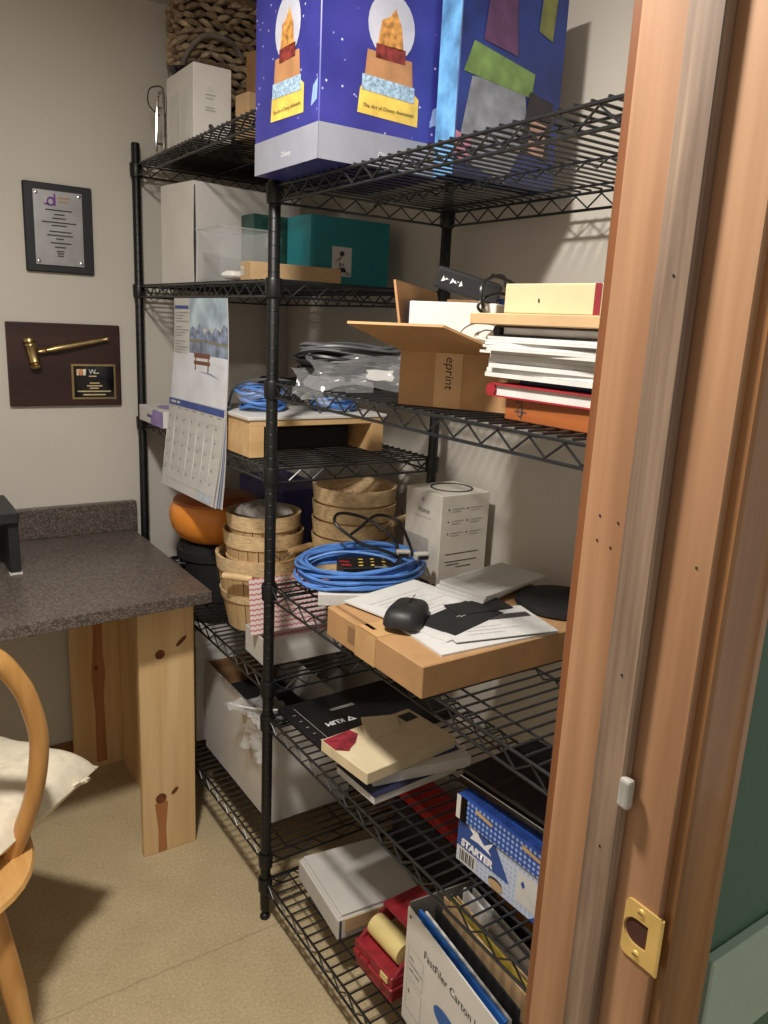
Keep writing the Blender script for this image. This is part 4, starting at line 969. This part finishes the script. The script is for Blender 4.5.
t = carton('cream_carton', 'cream carton with a torn corner on top of the book pile', 'box', (.118, -.322, z), S, M('cream_board', (222, 206, 170), .6, var=.04), .10)
f = fr(S, 'top'); decal('dark_label', t, f, rect(.19, .225, .105, .135), ink, 1)
decal('torn_red_print', t, f, [(.0, .145), (.0, .1), (.02, .082), (.03, .09), (.05, .1), (.075, .125), (.07, .148)], M('torn_red', (120, 34, 44), .6, var=.5, scale=60), 1)
MB().prism([(.0, .0), (.085, -.02), (.1, .03), (.02, .05)], .001, (Vector((-.045, .022, .0255)), Vector((1, 0, 0)), Vector((0, .85, .5)), Vector((0, -.5, .85)))).build('torn_flap', M('cream_board', (222, 206, 170), .6), t)
S = (.235, .215, .10)
t = carton('shoe_box', 'blue and white STARTER shoe box at the shelf end by the door frame', 'shoe box', (.186, -.715, B4), S, white_card, .04)
f = fr(S, 'left')
decal('pale_print', t, f, rect(.0, .215, 0, .085), pale_dots, 0); decal('blue_print', t, f, [(.0, .03), (.125, .03), (.085, .085), (.0, .085)], M('mid_blue_print', (50, 80, 150), .4, var=.1), 1)
decal('blue_corner', t, f, [(.17, 0), (.215, 0), (.215, .04)], blue_dots, 1)
ftext(t, f, 'STARTER', .010, .0345, .0185, white_ink, bold=.0012, lv=2, name='brand_lettering', shear=.15)
ST = [(.02, .082), (.045, .085), (.05, .074), (.064, .064), (.085, .081), (.074, .062), (.081, .055), (.05, .06), (.03, .058), (.037, .069)]
decal('brand_star', t, f, ST, white_ink, 2)
decal('barcode_label', t, f, rect(.004, .05, .002, .03), paper, 2); lines('barcode', t, f, [(.009+.0045*i, .011+.0045*i+.0012*(i % 2), .006) for i in range(8)], .02, ink, 3)
decal('finger_hole', t, f, ell(.095, .014, .016, .009), ink, 2); decal('finger_tab', t, f, ell(.096, .01, .017, .0085), kraft_p, 3)
decal('photo_label', t, f, rect(.14, .19, .015, .07), paper, 2); decal('photo_shoe', t, f, [(.148, .05), (.153, .058), (.158, .05), (.175, .034), (.182, .03), (.18, .024), (.16, .032), (.15, .04)], paper_g, 3); decal('photo_shoe', t, f, [(.149, .05), (.153, .058), (.158, .05), (.154, .044)], M('blue_print', (44, 76, 150), .5), 4)
ld_ = MB().box(-.1215, .1215, -.1115, .1115, .08, .128).build('lid', blue_dots, t, bevel=.004, seg=2)
fl2 = (Vector((-.122, .1115, .08)), Vector((0, -1, 0)), Vector((0, 0, 1)), Vector((-1, 0, 0)))
decal('lid_dark_end', ld_, fl2, rect(.0, .025, .0, .046), gloss_black, 1); decal('lid_white_end', ld_, fl2, rect(.0, .010, .002, .046), white_card, 2)
for a in (.045, .15): decal('lid_slot', ld_, fl2, [(a, .034), (a+.04, .030), (a+.042, .036), (a+.002, .041)], kraft_p, 2)
t = thing('glossy_case', 'glossy black case lying on the shoe box lid', 'case', (.176, -.69, B4+.1285), .08)
MB().box(-.095, .095, -.105, .105, 0, .022).build('lower_shell', gloss_black, t, bevel=.006, seg=2); MB().box(-.092, .092, -.102, .102, .022, .034).build('upper_shell', gloss_black, t, bevel=.005, seg=2)
MB().tube([(-.0955, -.1, .022), (-.0955, .1, .022)], .0012, 6).build('seam_line', chrome, t)

# ------------------------------------------------------------------ bottom shelf, near bay
S = (.2, .222, .05)
t = carton('white_mailer', 'flat white mailer carton with a loose lid on the bottom shelf', 'box', (.158, -.162, B5), S, white_box, -.09)
for i in range(2): MB().prism([(.0, 0), (.2, 0), (.2, .205), (0, .215)], .0015, (Vector((-.094+.006*i, -.105, .0505+.004*i)), Vector((1, 0, .004)), Vector((0, 1, .0)), Vector((0, 0, 1)))).build('lid_flap', white_box, t)
MB().box(-.085, .1, -.117, -.114, .02, .052).build('tuck_flap', kraft_p, t)
decal('edge_slot', t, fr(S, 'front'), rect(.004, .009, 0, .048), ink, 1)
def red_toy():
    t = thing('red_plastic_toy', 'red plastic toy lantern with a cream roller on the bottom shelf', 'toy', (.145, -.395, B5), .04)
    tray = [(-.098, -.068), (.098, -.068), (.098, .068), (-.098, .068)]
    mb = MB(); 
    for z0, z1, s in ((0, .03, .94), (.03, .038, 1.0), (.038, .062, .97)): mb.prism([(a*s, b*s) for a, b in tray], z1-z0, (Vector((0, 0, z0)), Vector((1, 0, 0)), Vector((0, 1, 0)), Vector((0, 0, 1))))
    mb.build('tray', red_pl, t, bevel=.004, seg=2)
    for y in (-.06, .06): MB().prism([(-.09, .06), (.09, .06), (.07, .115), (-.02, .115)], .008, (Vector((0, y-.004, 0)), Vector((1, 0, 0)), Vector((0, 0, 1)), Vector((0, 1, 0)))).build('end_wall', red_pl if y > 0 else red_pl, t, bevel=.002)
    rf = MB().box(-.025, .085, -.066, .066, .112, .12).build('roof', red_pl, t, bevel=.003)
    MB().lathe([(.006, 0), (.012, 0), (.013, .01), (.008, .012), (.006, .004)], 18).build('knob', red_pl, rf, smooth=True).location = (.02, .02, .119)
    MB().tube([(-.05, -.05, .088), (-.05, .05, .088)], .024, 20).build('roller', cream_pl, t, smooth=True)
    for y in (-.03, .02, .05): MB().box(-.1, -.0945, y-.008, y+.008, .03, .045).build('clasp', red_pl, t, bevel=.001)
    MB().box(-.0975, -.094, -.054, -.03, .044, .058).build('window', cream_pl, t)
    MB().box(-.02, .08, -.055, .055, .07, .072).build('inner_plate', cream_pl, t)
red_toy()
S = (.11, .30, .265)
t = thing('file_carton', 'white cardboard file carton full of folders by the door frame', 'file box', (.125, -.650, B5), -.10)
x, y, h, th = .08, .15, .262, .003
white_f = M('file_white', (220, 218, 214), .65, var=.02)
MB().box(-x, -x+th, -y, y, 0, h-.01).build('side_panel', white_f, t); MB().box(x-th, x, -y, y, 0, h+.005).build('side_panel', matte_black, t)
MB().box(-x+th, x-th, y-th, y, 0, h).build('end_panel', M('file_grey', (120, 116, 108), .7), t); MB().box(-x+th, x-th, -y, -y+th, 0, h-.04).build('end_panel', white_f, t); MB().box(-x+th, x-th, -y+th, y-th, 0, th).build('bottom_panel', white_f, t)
f = (Vector((-x-.0005, y, 0)), Vector((0, -1, 0)), Vector((0, 0, 1)), Vector((-1, 0, 0)))
ftext(t, f, 'FastFiler Carton InfoPak', .065, .192, .0235, ink, lv=1)
for v0 in (.11, .035):
    for a in ((.012, .0125, v0, v0+.066), (.066, .0665, v0, v0+.066), (.012, .0665, v0, v0+.0006), (.012, .0665, v0+.0655, v0+.066)): decal('label_frame', t, f, rect(*a), ink, 1)
for i, s in enumerate(('APEX', 'TRANSMITTAL', 'LABEL HERE')): ftext(t, f, s, .016, .152-.013*i, .0075, ink)
ftext(t, f, 'B', .018, .075, .012, ink); decal('grip_hole', t, f, ell(.15, .12, .042, .02, 20), M('blue_folder', (40, 100, 180), .5), 1); decal('inside_tab', t, f, rect(.0, .0, .0, .0) if False else ell(.012, .238, .004, .003), ink, 1)
fold = [(-.066, .006, M('blue_folder', (40, 100, 180), .5), .256, 'blue hanging folder in the white file carton'), (-.054, .005, paper, .25, 'white paper sheaf beside the blue folder in the carton'), (-.034, .003, matte_black, .258, 'dark divider card inside the file carton'), (-.012, .004, kraft_p, .266, 'manila folder in the middle of the file carton'), (.002, .002, M('yellow_folder', (196, 176, 74), .6), .268, 'yellow edged folder in the file carton'), (.014, .003, kraft_p, .262, 'second manila folder behind the yellow one'), (.034, .006, paper, .270, 'white document bundle in the file carton'), (.054, .005, paper_g, .264, 'grey document bundle at the back of the file carton')]
for i, (dx, th_, m, hh, lb) in enumerate(fold):
    c = Matrix.Rotation(-.10, 3, 'Z') @ Vector((dx, -.005, 0))
    slab('file_folder', lb, 'folder', (.125+c.x, -.650+c.y, B5+.003), (th_, .27-.006*(i % 3), hh-.003), m, -.10, bev=.0006, group='folders in the file carton')
carton('shade_block', 'black block added for the shade under the red box on the bottom shelf', 'box', (.385, -.19, B5), (.1, .27, .15), matte_black, 0)  # added black block, stands in for the shaded side of the red box
carton('red_box', 'bright red flat box at the back of the bottom near shelf', 'box', (.385, -.19, B5+.15), (.09, .26, .03), red_box, 0)
